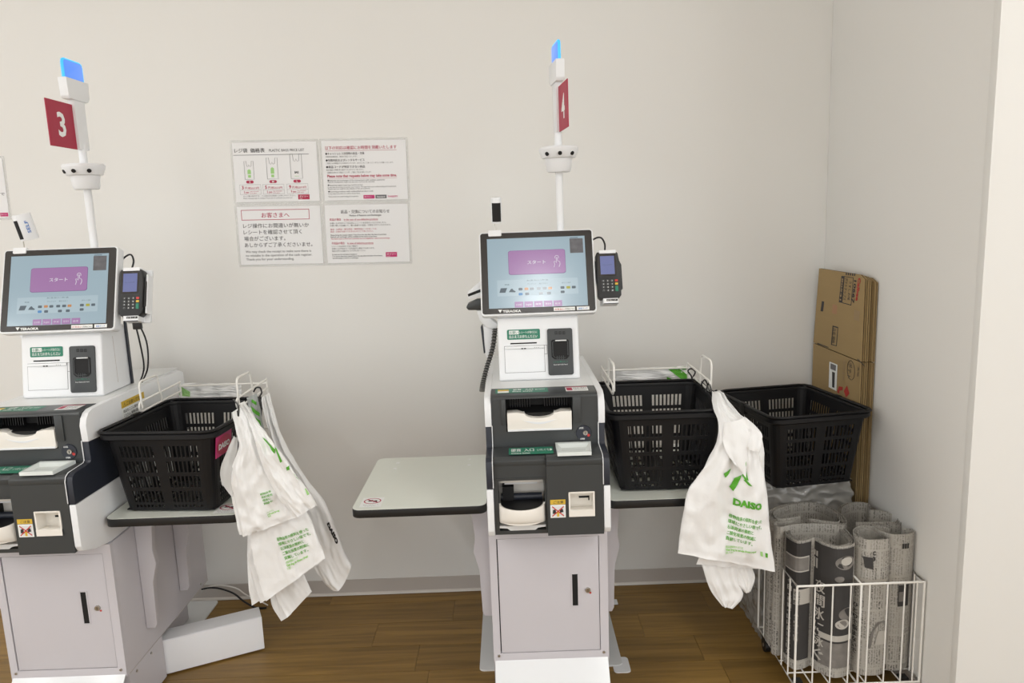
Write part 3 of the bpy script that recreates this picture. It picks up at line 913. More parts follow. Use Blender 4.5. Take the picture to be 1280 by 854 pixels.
    # pointing hand
    hand = [(0.675, 0.56), (0.682, 0.60), (0.675, 0.64), (0.683, 0.645), (0.70, 0.622), (0.70, 0.70), (0.711, 0.70), (0.713, 0.65), (0.735, 0.635), (0.737, 0.60), (0.725, 0.56)]
    b.tube([sf(x, y, 0.0008) for x, y in hand], 0.0007, 5, mi=3)
    b.tube([sf(0.706 + 0.02 * math.cos(t), 0.70 + 0.028 * math.sin(t), 0.0008) for t in [math.pi * (k / 6 * 1.3 - 0.15) for k in range(7)]], 0.0007, 5, mi=3)
    flat(b, rr(0.845, 0.755, 0.98, 0.965), sf, 0.0002, 4)
    flat(b, rr(0.85, 0.972, 0.93, 0.982), sf, 0.0002, 5)
    for k in range(5):
        x0 = 0.26 + 0.098 * k
        flat(b, rr(x0, 0.003, x0 + 0.088, 0.085), sf, 0.0002, 0)
        put(b, ['日本語', 'English', '中文', '한국어', '設定'][k], sf, x0 + 0.044, 0.03, 0.03, w=0.055, align='c', mi=3, d=0.0005, bold=0)
    put(b, 'お支払い方法', sf, 0.5, 0.375, 0.022, w=0.22, align='c', mi=5, d=0.0004, bold=0)
    for x, s_ in ((0.19, '現金'), (0.44, 'クレジット'), (0.56, '電子マネー'), (0.79, 'QRコード決済')):
        put(b, s_, sf, x, 0.325, 0.02, w=0.05 if x < 0.2 else 0.09, align='c', mi=5, d=0.0004, bold=0)
    flat(b, [(0.11, 0.22), (0.17, 0.22), (0.19, 0.285), (0.125, 0.285)], sf, 0.0004, 6)
    flat(b, [(0.205, 0.225), (0.225, 0.265), (0.24, 0.275), (0.255, 0.25), (0.275, 0.235), (0.27, 0.22)], sf, 0.0004, 6)
    icons = [(0.325, 0.26, 5), (0.385, 0.262, 7), (0.44, 0.26, 5), (0.51, 0.26, 5), (0.57, 0.26, 6), (0.625, 0.26, 7), (0.325, 0.19, 9), (0.39, 0.19, 5), (0.53, 0.19, 6), (0.61, 0.19, 5), (0.75, 0.262, 5), (0.81, 0.262, 8), (0.865, 0.262, 5), (0.75, 0.2, 6)]
    for x, y, m_ in icons:
        flat(b, rr(x - 0.02, y - 0.016, x + 0.02, y + 0.02, 0.008), sf, 0.0004, m_)
    b.build('screen_graphics', [M_SCRBTN, M_SCRPANEL, M_SCRDARK, M_SCRTXT, M_SCRCAM, M_SCRINK, M_SCRINK, M_SCRORANGE, M_SCRYEL, M_SCRBLUE], mon, recalc=False)
    b = MB()
    flat(b, [(-0.117, -0.106), (-0.1055, -0.106), (-0.111, -0.115)], mf, 0.0018)
    put(b, 'TERAOKA', mf, -0.1035, -0.1145, 0.0095, w=0.052, d=0.0018, bold=0.04)
    b.build('maker_lettering', M_STWHITE, mon)
    b = MB()
    flat(b, rr(0.042, -0.1150, 0.103, -0.1050), mf, 0.0016, 0)
    flat(b, rr(0.108, -0.1150, 0.144, -0.1050), mf, 0.0016, 0)
    put(b, 'お支払い', mf, 0.045, -0.1128, 0.006, w=0.028, mi=1, d=0.0019)
    put(b, '方法はこちら', mf, 0.075, -0.1128, 0.006, w=0.026, mi=2, d=0.0019)
    put(b, '画面タッチ', mf, 0.113, -0.1128, 0.006, w=0.026, mi=3, d=0.0019)
    b.build('bezel_sticker', [M_STWHITE, M_RED, M_INK, mat('blue_ink', (74, 120, 190), 0.5)], mon)
    B(MB().box(-0.06, 0.06, 2.15, 2.20, 1.128, 1.235), 'monitor_neck', M_WHITE, mon, bevel=0.004)

    # --- web camera on a clip
    if left:
        wcx, wyaw = -1.410 - CX3 - 0.002, -0.75
    else:
        wcx, wyaw = -0.032 - CX4, 0.06
    b = MB()
    slab(b, rr(-0.138, 0.111, -0.100, 0.129, 0.003), mf, -0.036, 0.004)
    clip = b.build('camera_clip', M_WHITE, R, bevel=0.001)
    B(MB().tube([(wcx - 0.002, 2.185, 1.365), (wcx - 0.006, 2.19, 1.385), (wcx - 0.004, 2.19, 1.40)], 0.0016, 6), 'camera_stem', M_METAL, clip)
    b = MB()
    mw = Matrix.Rotation(wyaw, 4, 'Z') @ Matrix.Rotation(0.12 if not left else 0.2, 4, 'X')
    hull = rr(-0.016, -0.03, 0.016, 0.03, 0.014, 5)
    poly = [(0.0155 * math.sin(t), -0.0155 * math.cos(t)) for t in [2 * math.pi * k / 20 for k in range(20)]]
    if left:
        poly = [(x, y * (1 if y < 0 else 2.2)) for x, y in poly]
    b.prism(poly, 'z', -0.038, 0.038)
    place = lambda p: mw @ Vector(p) + Vector((wcx, 2.185, 1.427))
    b.xf(place)
    web = B(b, 'web_camera', M_WHITE, bevel=0.004)
    b = MB()
    arc_ = [(0.016 * math.sin(t), -0.016 * math.cos(t)) for t in [math.radians(-52 + 13 * k) for k in range(9)]]
    b.prism(arc_, 'z', -0.032, 0.022)
    b.xf(place)
    B(b, 'camera_window', M_PITCH, web)
    if left:
        b = MB()
        put(b, 'SELF', lambda x, y, d: place((0.0162, 0.008 - y, -0.018 + x)), 0.0, -0.006, 0.012, w=0.036)
        b.xf(lambda p: (p.x + cx, p.y, p.z))
        b.build('camera_lettering', mat('blue_ink', (74, 120, 190), 0.5), web)

    # --- card terminal
    tcx, tcy, tcz = 0.2855 - CX4, 2.1325, 1.231

    def tf(u, v, d):
        return (cx + tcx + u, tcy + v * ST - d * CT, tcz + v * CT + d * ST)
    b = MB()
    body = [(-0.033, -0.062), (-0.026, -0.069), (0.026, -0.069), (0.034, -0.060), (0.035, 0.03), (0.030, 0.064), (0.026, 0.069), (-0.030, 0.069), (-0.034, 0.062)]
    slab(b, body, tf, -0.032, 0.0)
    term = b.build('card_terminal', M_BLACK, R, bevel=0.004, seg=2)
    b = MB()
    slab(b, [(0.030, -0.045), (0.040, -0.040), (0.040, 0.032), (0.032, 0.05)], tf, -0.03, -0.008)
    b.build('terminal_grip', M_BLACK, term, bevel=0.003)
    b = MB()
    slab(b, rr(-0.029, -0.002, 0.0225, 0.063, 0.003), tf, -0.001, 0.0010)
    b.build('display_frame', M_GLOSSBLACK, term)
    b = MB()
    flat(b, rr(-0.0225, 0.002, 0.018, 0.056), tf, 0.0014, 0)
    put(b, 'いらっしゃいませ', tf, -0.017, 0.028, 0.005, w=0.028, mi=1, d=0.0018, bold=0)
    b.build('display', [M_TERM, M_SCRINK], term)
    for r_ in range(4):
        for c_ in range(4):
            if c_ == 3 and r_ == 3:
                continue
            ku, kv = -0.0205 + c_ * 0.0125, -0.014 - r_ * 0.0095
            kw, kh, km = 0.0085, 0.006, M_KEY
            if c_ == 3:
                km = [M_RED, M_YELLOW, M_GREEN][r_]
                if r_ == 2:
                    kv, kh = -0.0425, 0.0155
            b = MB()
            slab(b, rr(ku, kv - 0.006, ku + kw, kv - 0.006 + kh, 0.001), tf, -0.001, 0.0018)
            b.build('key', km, term)
    b = MB()
    for r_ in range(4):
        for c_ in range(3):
            put(b, '123456789*0#'[r_ * 3 + c_], tf, -0.0205 + c_ * 0.0125 + 0.0042, -0.0188 - r_ * 0.0095, 0.005, align='c', d=0.0021)
    b.build('key_lettering', M_STWHITE, term)
    b = MB()
    slab(b, rr(-0.024, 0.064, 0.024, 0.0735, 0.001), tf, -0.036, 0.002)
    slab(b, rr(-0.019, -0.0835, 0.024, -0.066, 0.001), tf, -0.036, -0.001)
    slab(b, rr(-0.024, -0.083, 0.042 if left else 0.026, 0.0735, 0.001), tf, -0.044, -0.036)
    if left:
        slab(b, rr(0.038, -0.06, 0.0425, 0.055, 0.001), tf, -0.040, -0.012)
    br = b.build('terminal_bracket', M_WHITE, term)
    b = MB()
    flat(b, rr(-0.010, -0.0765, 0.022, -0.0705), tf, -0.0005, 0)
    put(b, 'ICカード', tf, -0.008, -0.0755, 0.005, w=0.026, mi=1, d=-0.0002)
    flat(b, rr(-0.018, -0.085, 0.024, -0.0825), tf, -0.0006, 0)
    b.build('bracket_label', [M_INK, M_STWHITE], term)
    B(MB().box(0.15, tcx, 2.185, 2.195, 1.20, 1.27), 'terminal_arm', M_WHITE, term)
    k0 = Vector(tf(-0.006, 0.073, -0.012)) - Vector((cx, 0, 0))
    loop = smooth_path([k0, k0 + Vector((0.002, 0.012, 0.022)), k0 + Vector((-0.008, 0.022, 0.040)), k0 + Vector((-0.028, 0.03, 0.036)), k0 + Vector((-0.06, 0.035, 0.012))], 6)
    B(MB().tube(loop, 0.0026, 8), 'terminal_cable', M_RUBBER, smooth=60)
    if left:
        k1 = Vector(tf(0.0, -0.07, -0.034)) - Vector((cx, 0, 0))
        for off, sw in ((0.0, 0.018), (-0.006, 0.004)):
            B(MB().tube(smooth_path([k1 + Vector((off, 0, 0)), k1 + Vector((off + sw, 0.01, -0.07)), k1 + Vector((off - 0.004 + sw * 0.4, 0.03, -0.15)), k1 + Vector((off - 0.03, 0.05, -0.2))], 6), 0.0024, 6), 'terminal_cable', M_RUBBER, smooth=60)
        B(MB().box(k1.x - 0.010, k1.x + 0.014, k1.y - 0.006, k1.y + 0.008, k1.z - 0.032, k1.z - 0.002), 'cable_plug', M_BLACK, bevel=0.003)
        B(MB().box(hx1 + 0.0005, hx1 + 0.006, 2.245, 2.256, 0.94, 1.18), 'cable_duct', M_NAVY, bevel=0.001)

    # --- signal pole
    px_, py_ = 0.0755, 2.21
    B(MB().cyl((px_, py_, 0.938), (px_, py_, 1.66), 0.0108, n=20), 'pole', M_WHITE, smooth=40)
    def dring(zs, mi=0):
        b = MB()
        rows_ = []
        for z, rx, ryf, ryb, cy in zs:
            rows_.append([(px_ + rx * math.cos(t), cy + (ryf if math.sin(t) < 0 else ryb) * math.sin(t), z) for t in [2 * math.pi * k / 32 for k in range(33)]])
        b.grid(rows_)
        return b
    b = dring([(1.532, 0.010, 0.01, 0.01, py_), (1.530, 0.032, 0.032, 0.028, py_), (1.536, 0.036, 0.036, 0.03, py_), (1.566, 0.040, 0.040, 0.032, py_), (1.570, 0.041, 0.041, 0.033, py_)])
    col = B(b, 'sensor_collar', M_WHITE, smooth=40)
    b = dring([(1.569, 0.041, 0.041, 0.033, py_), (1.570, 0.049, 0.050, 0.038, py_), (1.588, 0.0565, 0.062, 0.042, py_), (1.596, 0.0575, 0.063, 0.043, py_), (1.601, 0.054, 0.058, 0.040, py_), (1.602, 0.010, 0.01, 0.01, py_)])
    B(b, 'collar_rim', M_WHITE, col, smooth=40)
    for a in (-42, 0, 42):
        t = math.radians(a - 90)
        rx, ry = 0.0535, 0.0575
        c_ = Vector((px_ + rx * math.cos(t), py_ + ry * math.sin(t), 1.580))
        nrm = Vector((math.cos(t), math.sin(t), -0.4)).normalized()
        B(MB().tube([c_ - nrm * 0.004, c_ + nrm * 0.0022], 0.0058, 12, flat=1.0), 'sensor', M_PITCH, col)
    # flag arm, number plate and status light stand edge-on to the wall
    sw = 0.0 if left else math.radians(7)
    def turn(mb):
        c_, s_ = math.cos(sw), math.sin(sw)
        return mb.xf(lambda p: (px_ + (p.x - px_) * c_ - (p.y - py_) * s_, py_ + (p.x - px_) * s_ + (p.y - py_) * c_, p.z))
    b = MB().prism([(2.184, 1.642), (2.184, 1.79), (2.166, 1.80), (2.157, 1.815), (2.157, 1.836), (2.262, 1.836), (2.262, 1.80), (2.238, 1.77), (2.236, 1.642)], 'x', px_ - 0.0085, px_ + 0.0085)
    arm = B(turn(b), 'light_arm', M_WHITE, bevel=0.002)
    b = MB().prism([(2.161, 1.778), (2.156, 1.786), (2.153, 1.836), (2.266, 1.836), (2.262, 1.788), (2.25, 1.778)], 'x', px_ - 0.0125, px_ + 0.0125)
    B(turn(b), 'light_base', M_WHITE, arm, bevel=0.003)
    b = MB().prism(rr(2.164, 1.8365, 2.256, 1.886, 0.01), 'x', px_ - 0.0045, px_ + 0.0045)
    lit = B(turn(b), 'status_light', M_BLUE, arm, bevel=0.002)
    b = MB().tube([(px_, y, z) for y, z in [(2.163, 1.838), (2.163, 1.876), (2.166, 1.884), (2.174, 1.887), (2.246, 1.887), (2.255, 1.884), (2.257, 1.876), (2.257, 1.838)]], 0.0042, 8)
    B(turn(b), 'light_edge', M_CYAN, arm, smooth=50)
    b = MB().box(px_ - 0.0012, px_ + 0.0012, 2.06, 2.186, 1.641, 1.765)
    plate = B(turn(b), 'number_plate', M_SIGN, R)
    for s in (1, -1):
        fn = lambda x, y, d: (px_ + s * (0.0014 + d), (2.122 + s * x), y)
        b = MB()
        put(b, number, fn, 0.0, 1.672, 0.090, align='c', bold=0.025)
        B(turn(b), 'number', M_STWHITE, plate, recalc=False)
    if left:
        pass
    return R


K4 = kiosk(CX4, '4')
K3 = kiosk(CX3, '3')


# ------------------------------------------------------------------ handheld scanners beside the monitors
def handheld(cx, label):
    dx = cx - CX4
    p0 = at(600, 400, Y=2.22)
    T = thing('handheld_scanner', (p0.x + dx, 2.22, p0.z), label, 'scanner', 'handheld barcode scanners')

    def poly(pts, y0, y1, name, m, bevel):
        b = MB().prism([((lambda p: (p.x + dx, p.z))(at(x, y, Y=2.22))) for x, y in pts], 'y', y0, y1)
        return b.build(name, m, T, bevel=bevel)
    poly([(612, 346), (600, 352), (586, 363), (584, 367), (587, 374), (598, 371), (612, 366)], 2.20, 2.245, 'scanner_head', M_WHITE, 0.004)
    poly([(610, 357), (585, 367), (586, 370), (610, 361)], 2.1985, 2.2465, 'scanner_window', M_PITCH, 0.0005)
    poly([(612, 372), (596, 374), (585, 379), (583, 384), (586, 387), (612, 387)], 2.20, 2.245, 'cradle', M_FASCIA, 0.004)
    poly([(596, 387), (600, 399), (608, 408), (620, 411), (622, 404), (612, 396), (608, 387)], 2.195, 2.25, 'cradle_arm', M_WHITE, 0.004)
    poly([(604, 406), (606, 440), (609, 448), (615, 446), (617, 411)], 2.205, 2.24, 'handle', M_WHITE, 0.004)
    poly([(603, 406), (607, 440), (605, 441), (601, 408)], 2.204, 2.241, 'handle_edge', M_NAVY, 0.001)
    path = smooth_path([at(619, 411, Y=2.19), at(616, 435, Y=2.19), at(609, 458, Y=2.19), at(604, 478, Y=2.19), at(602.5, 489, Y=2.195)], 24)
    b = MB()
    b.tube([p + Vector((dx, 0, 0)) for p in path], 0.0062, 8)
    cb = b.build('cable', M_GREYCABLE, T, smooth=60)
    # coil windings
    b = MB()
    L, acc = [], 0.0
    for i in range(len(path) - 1):
        L.append((path[i], path[i + 1]))
    pts = []
    turns = 27
    n = turns * 8
    for k in range(n + 1):
        s = k / n * (len(path) - 1)
        i = min(int(s), len(path) - 2)
        p = path[i].lerp(path[i + 1], s - i)
        a = 2 * math.pi * k / 8
        pts.append(p + Vector((dx + 0.0074 * math.cos(a), 0.0074 * math.sin(a), 0)))
    b.tube(pts, 0.0016, 5)
    b.build('coil', mat('coil_grey', (112, 110, 106), 0.5), cb, smooth=60)
    return T


handheld(CX4, 'white handheld scanner with coiled cable behind the number 4 kiosk monitor')
handheld(CX3, 'coil cable and scanner half hidden behind the leftmost checkout screen')


# ------------------------------------------------------------------ bagging shelves
def shelf(x0, x1, label, sticker, brackets, flip):
    y0, y1, zt = 1.917, 2.362, 0.632
    T = thing('bagging_shelf', ((x0 + x1) / 2, (y0 + y1) / 2, zt - 0.024), label, 'shelf', 'bagging shelves')
    out = rr(x0, y0, x1, y1, 0.024, 5)
    MB().prism(rr(x0 + 0.001, y0 + 0.001, x1 - 0.001, y1 - 0.001, 0.023, 5), 'z', zt - 0.004, zt).build('shelf_top', M_TABLE, T)
    MB().prism(out, 'z', zt - 0.024, zt - 0.0008).build('edge_band', M_BLACK, T, bevel=0.002)
    if flip:
        for px, py in ((497.5, 579), (494, 586), (587, 574.5), (586.5, 581.5)):
            p = at(px, py, Z=zt)
            MB().cyl((p.x, p.y, zt - 0.001), (p.x, p.y, zt + 0.0012), 0.006, 0.0055, 14).build('screw_cap', M_STWHITE, T)
    if sticker:
        sx, sy = sticker
        fn = lambda x, y, d: (sx + x, sy + y, zt + 0.0006 + d)
        b = MB()
        flat(b, rr(0, 0, 0.06, 0.07), fn, 0, 0)
        n = 20
        rows_ = [[fn(0.03 + r * math.cos(2 * math.pi * k / n), 0.043 + r * 0.85 * math.sin(2 * math.pi * k / n), 0.0004) for k in range(n + 1)] for r in (0.021, 0.0245)]
        b.grid(rows_, 1)
        flat(b, [(0.018, 0.040), (0.030, 0.040), (0.032, 0.050), (0.020, 0.052)], fn, 0.0004, 2)
        flat(b, [(0.033, 0.034), (0.044, 0.036), (0.042, 0.048), (0.034, 0.046)], fn, 0.0004, 2)
        flat(b, [(0.011, 0.055), (0.014, 0.058), (0.049, 0.031), (0.046, 0.028)], fn, 0.0007, 1)
        put(b, '手をつかないで', fn, 0.008, 0.012, 0.007, w=0.044, mi=3, d=0.0004, bold=0)
        put(b, 'ください', fn, 0.014, 0.004, 0.006, w=0.03, mi=3, d=0.0004, bold=0)
        b.build('caution_sticker', [M_STWHITE, M_CRIMSON, M_INK, M_GREYINK], T)
    s = -1 if flip else 1
    xs = x1 if flip else x0
    for yy in (2.065, 2.295):
        pr = [(xs, 0.607), (xs + s * 0.20, 0.607), (xs + s * 0.20, 0.598), (xs + s * 0.055, 0.575), (xs + s * 0.045, 0.47), (xs + s * 0.052, 0.43), (xs + s * 0.036, 0.37), (xs + s * 0.032, 0.235), (xs + s * 0.026, 0.222), (xs, 0.222)]
        MB().prism(pr, 'y', yy, yy + 0.022).build('bracket', M_STEEL, T, bevel=0.002)
    return T


SK3 = shelf(CX3 + 0.166, -0.762, 'white bagging shelf with black edge under the basket of the number 3 kiosk', (-0.84, 1.93), True, False)
SK4L = shelf(-0.457, CX4 - 0.166, 'empty white bagging shelf with black edge left of the number 4 kiosk', (at(450, 632, Z=0.632).x, 1.935), True, True)
SK4R = shelf(CX4 + 0.166, 0.618, 'white bagging shelf with black edge right of the number 4 kiosk', None, True, False)


# ------------------------------------------------------------------ shopping baskets
BH = 0.243


def basket_proto():
    T = thing('shopping_basket', (0, 0, 0), 'x', 'basket', 'black shopping baskets')
    W, D, Wb, Db = 0.156, 0.181, 0.128, 0.150

    def outline(hx, hy, r):
        """points around the rectangle with hole-columns flagged; list of (x, y, is_slot_start)"""
        pts = []

        def side(ax, ay, bx, by, n, mid):
            L = math.hypot(bx - ax, by - ay)
            # fractions
            m0 = 0.05
            half = (1 - 2 * m0 - mid) / 2
            sl = half / (n * 1.62 - 0.62)
            fr = [(0.0, False)]
            for g in (0, 1):
                st = m0 + g * (half + mid)
                for k in range(n):
                    fr.append((st + k * sl * 1.62, True))
                    fr.append((st + k * sl * 1.62 + sl, False))
            for f_, h in fr:
                pts.append((ax + (bx - ax) * f_, ay + (by - ay) * f_, h))

        def corner(cx_, cy_, a0):
            for k in range(4):
                t = math.radians(a0 + 90 * k / 4)
                pts.append((cx_ + r * math.cos(t), cy_ + r * math.sin(t), False))
        side(-hx + r, -hy, hx - r, -hy, 8, 0.13)
        corner(hx - r, -hy + r, -90)
        side(hx, -hy + r, hx, hy - r, 9, 0.13)
        corner(hx - r, hy - r, 0)
        side(hx - r, hy, -hx + r, hy, 8, 0.13)
        corner(-hx + r, hy - r, 90)
        side(-hx, hy - r, -hx, -hy + r, 9, 0.13)
        corner(-hx + r, -hy + r, 180)
        return pts
    zs = [(0.0, False), (0.010, True), (0.018, False), (0.026, True), (0.062, False), (0.073, True), (0.109, False), (0.120, True), (0.156, False), (0.167, True), (0.203, False), (0.232, False)]
    b = MB()
    cols = []
    for z, h in zs:
        t = z / BH
        cols.append(outline(Wb + (W - Wb) * t, Db + (D - Db) * t, 0.022 + 0.008 * t))
    n = len(cols[0])
    vs = [(p[0], p[1], z) for (z, h), c in zip(zs, cols) for p in c]
    fs = []
    for i in range(len(zs) - 1):
        for j in range(n):
            if zs[i][1] and cols[0][j][2]:
                continue
            fs.append((i * n + j, i * n + (j + 1) % n, (i + 1) * n + (j + 1) % n, (i + 1) * n + j))
    b.add(vs, fs)
    body = b.build('basket_wall', M_BASKET, T, solid=0.0028, recalc=False)
    # lattice floor
    b = MB()
    nx, ny = 21, 25
    xs = [-Wb + 0.001 + (2 * Wb - 0.002) * i / nx for i in range(nx + 1)]
    ys = [-Db + 0.001 + (2 * Db - 0.002) * i / ny for i in range(ny + 1)]
    vs = [(x, y, 0.004) for y in ys for x in xs]
    fs = [(j * (nx + 1) + i, j * (nx + 1) + i + 1, (j + 1) * (nx + 1) + i + 1, (j + 1) * (nx + 1) + i) for j in range(ny) for i in range(nx) if i % 2 == 0 or j % 4 == 0 or i in (9, 11)]
    b.add(vs, fs)
    b.build('basket_floor', M_BASKET, T, solid=0.003, recalc=False)
    # feet
    for sx in (-1, 1):
        for sy in (-1, 1):
            MB().box(sx * 0.095 - 0.02, sx * 0.095 + 0.02, sy * 0.12 - 0.015, sy * 0.12 + 0.015, -0.004, 0.003).build('foot', M_BASKET, T)
    # rolled rim
    b = MB()
    prof = [(-0.002, 0.226), (0.009, 0.224), (0.013, 0.228), (0.013, 0.239), (0.009, BH), (-0.001, BH), (-0.003, 0.239), (-0.003, 0.228)]
    base = rr(-W, -D, W, D, 0.03, 6)
    rows_ = []
    for o_, z in prof + prof[:1]:
        pl = rr(-W - o_, -D - o_, W + o_, D + o_, 0.03 + o_, 6)
        rows_.append([(p[0], p[1], z) for p in pl] + [(pl[0][0], pl[0][1], z)])
    b.grid(rows_)
    b.build('rim', M_BASKET, T, smooth=40)
    # two folded carrying handles lying on the rim, hinged mid-side
    for s in (-1, 1):
        hw_, hd = W + 0.009, D + 0.009
        path = [(-hw_, s * 0.006, BH + 0.004)] + [(-hw_, s * (hd - 0.03), BH + 0.004), (-hw_ + 0.009, s * (hd - 0.009), BH + 0.004), (-hw_ + 0.03, s * hd, BH + 0.004)]
        path += [(-x, y, z) for x, y, z in path[::-1]]
        MB().tube(path, 0.0062, 8, flat=0.7).build('carry_handle', M_BASKET, T, smooth=50)
    for s in (-1, 1):
        MB().box(s * (W + 0.001) - 0.006 + s * 0.008, s * (W + 0.001) + 0.006 + s * 0.008, -0.016, 0.016, 0.215, BH + 0.009).build('hinge', M_BASKET, T, bevel=0.002)
    T.scale = (1, 1, 0.95)
    return T


PROTO = basket_proto()


def copy_thing(root, loc, rz, label):
    r = root.copy()
    COL.objects.link(r)
    r.location = loc
    r.rotation_euler = (0, 0, rz)
    r['label'] = label
    for ch in [c for c in bpy.data.objects if c.parent == root]:
        c = ch.copy()
        COL.objects.link(c)
        c.parent = r
    ORG[r.name] = Vector(loc)
    return r


PROTO.location = (0.4215, 2.128, 0.6365)
PROTO['label'] = 'black plastic shopping basket on the shelf right of the number 4 kiosk'
PROTO.rotation_euler = (0, 0, math.radians(-1))
BK3 = copy_thing(PROTO, (-0.952, 2.105, 0.6365), math.radians(-5), 'black plastic shopping basket with a pink tag beside the number 3 kiosk')
BKR = copy_thing(PROTO, (0.900, 2.335, 0.552), math.radians(9), 'black plastic shopping basket on the plastic packs by the cardboard')
# pink tag hooked on the outer right wall of the left basket
b = MB()
fn = lambda y, z, d: (0.1535 + (z - 0.19) * 0.115 + d, y, z)
slab(b, rr(-0.165, 0.160, -0.075, 0.222), fn, 0.003, 0.0045, 0)
cpoly = [(-0.03 + 0.036 * math.cos(2 * math.pi * k / 24), 0.182 + 0.03 * math.sin(2 * math.pi * k / 24)) for k in range(24)]
flat(b, [(-0.03 - 0.09 + 0.043 * math.cos(2 * math.pi * k / 24), 0.190 + 0.028 * math.sin(2 * math.pi * k / 24)) for k in range(24)], fn, 0.005, 1)
put(b, 'DAISO', fn, -0.152, 0.181, 0.022, w=0.064, mi=2, d=0.0056, bold=0.05)
b.build('basket_tag', [M_PINK, M_CRIMSON, M_STWHITE], BK3, local=True)
bpy.data.objects['basket_tag']['label'] = 'pink tag with white lettering'


# ------------------------------------------------------------------ wire hanger frames behind the baskets
def hanger(cx, label):
    T = thing('wire_bag_hanger', (cx + 0.35, 2.36, 0.632), label, 'bag hanger', 'white wire bag hangers')
    r = 0.0032
    for xa, e in ((cx + 0.209, 1), (cx + 0.492, 1)):
        yb, yf, z1, z0 = 2.368, 2.095, 0.913, 0.884
        pts = [(xa, yb, z1), (xa, yf + 0.012, z1), (xa, yf + 0.003, z1 - 0.005), (xa, yf, (z0 + z1) / 2), (xa, yf + 0.003, z0 + 0.005), (xa, yf + 0.012, z0), (xa, yb, z0)]
        a = MB().tube(pts, r, 8).build('hanging_arm', M_WIRE, T, smooth=50)
        xe = xa + 0.004
        ear = [(xe, yf + 0.010, z1 - 0.02), (xe, yf + 0.006, z1 + 0.045), (xe, yf + 0.010, z1 + 0.055), (xe, yf + 0.022, z1 + 0.060), (xe, yf + 0.105, z1 + 0.058), (xe, yf + 0.118, z1 + 0.052), (xe, yf + 0.135, z0)]
        MB().tube(ear, r, 8).build('ear_loop', M_WIRE, T, smooth=50)
        MB().tube([(xa, yb, z1 + 0.004), (xa, yb, 0.640)], r, 8).build('upright', M_WIRE, T, smooth=50)
    for z in (0.9, 0.75):
        MB().tube([(cx + 0.209, 2.368, z), (cx + 0.492, 2.368, z)], r, 8).build('cross_bar', M_WIRE, T, smooth=50)
    MB().box(cx + 0.195, cx + 0.506, 2.363, 2.373, 0.600, 0.642).build('mounting_bar', M_WIRE, T, bevel=0.001)
    return T


hanger(CX4, 'white wire bag hanger behind the basket right of the number 4 kiosk')
hanger(CX3, 'white wire bag hanger behind the basket of the number 3 kiosk')


# ------------------------------------------------------------------ plastic bags
def lerp_poly(pts, t):
    """point at fraction t of the arc length"""
    L = [0]
    for a, b_ in zip(pts, pts[1:]):
        L.append(L[-1] + (b_ - a).length)
    s = t * L[-1]
    for i in range(len(pts) - 1):
        if s <= L[i + 1] or i == len(pts) - 2:
            k = (s - L[i]) / max(1e-9, L[i + 1] - L[i])
            return pts[i].lerp(pts[i + 1], min(1, max(0, k)))


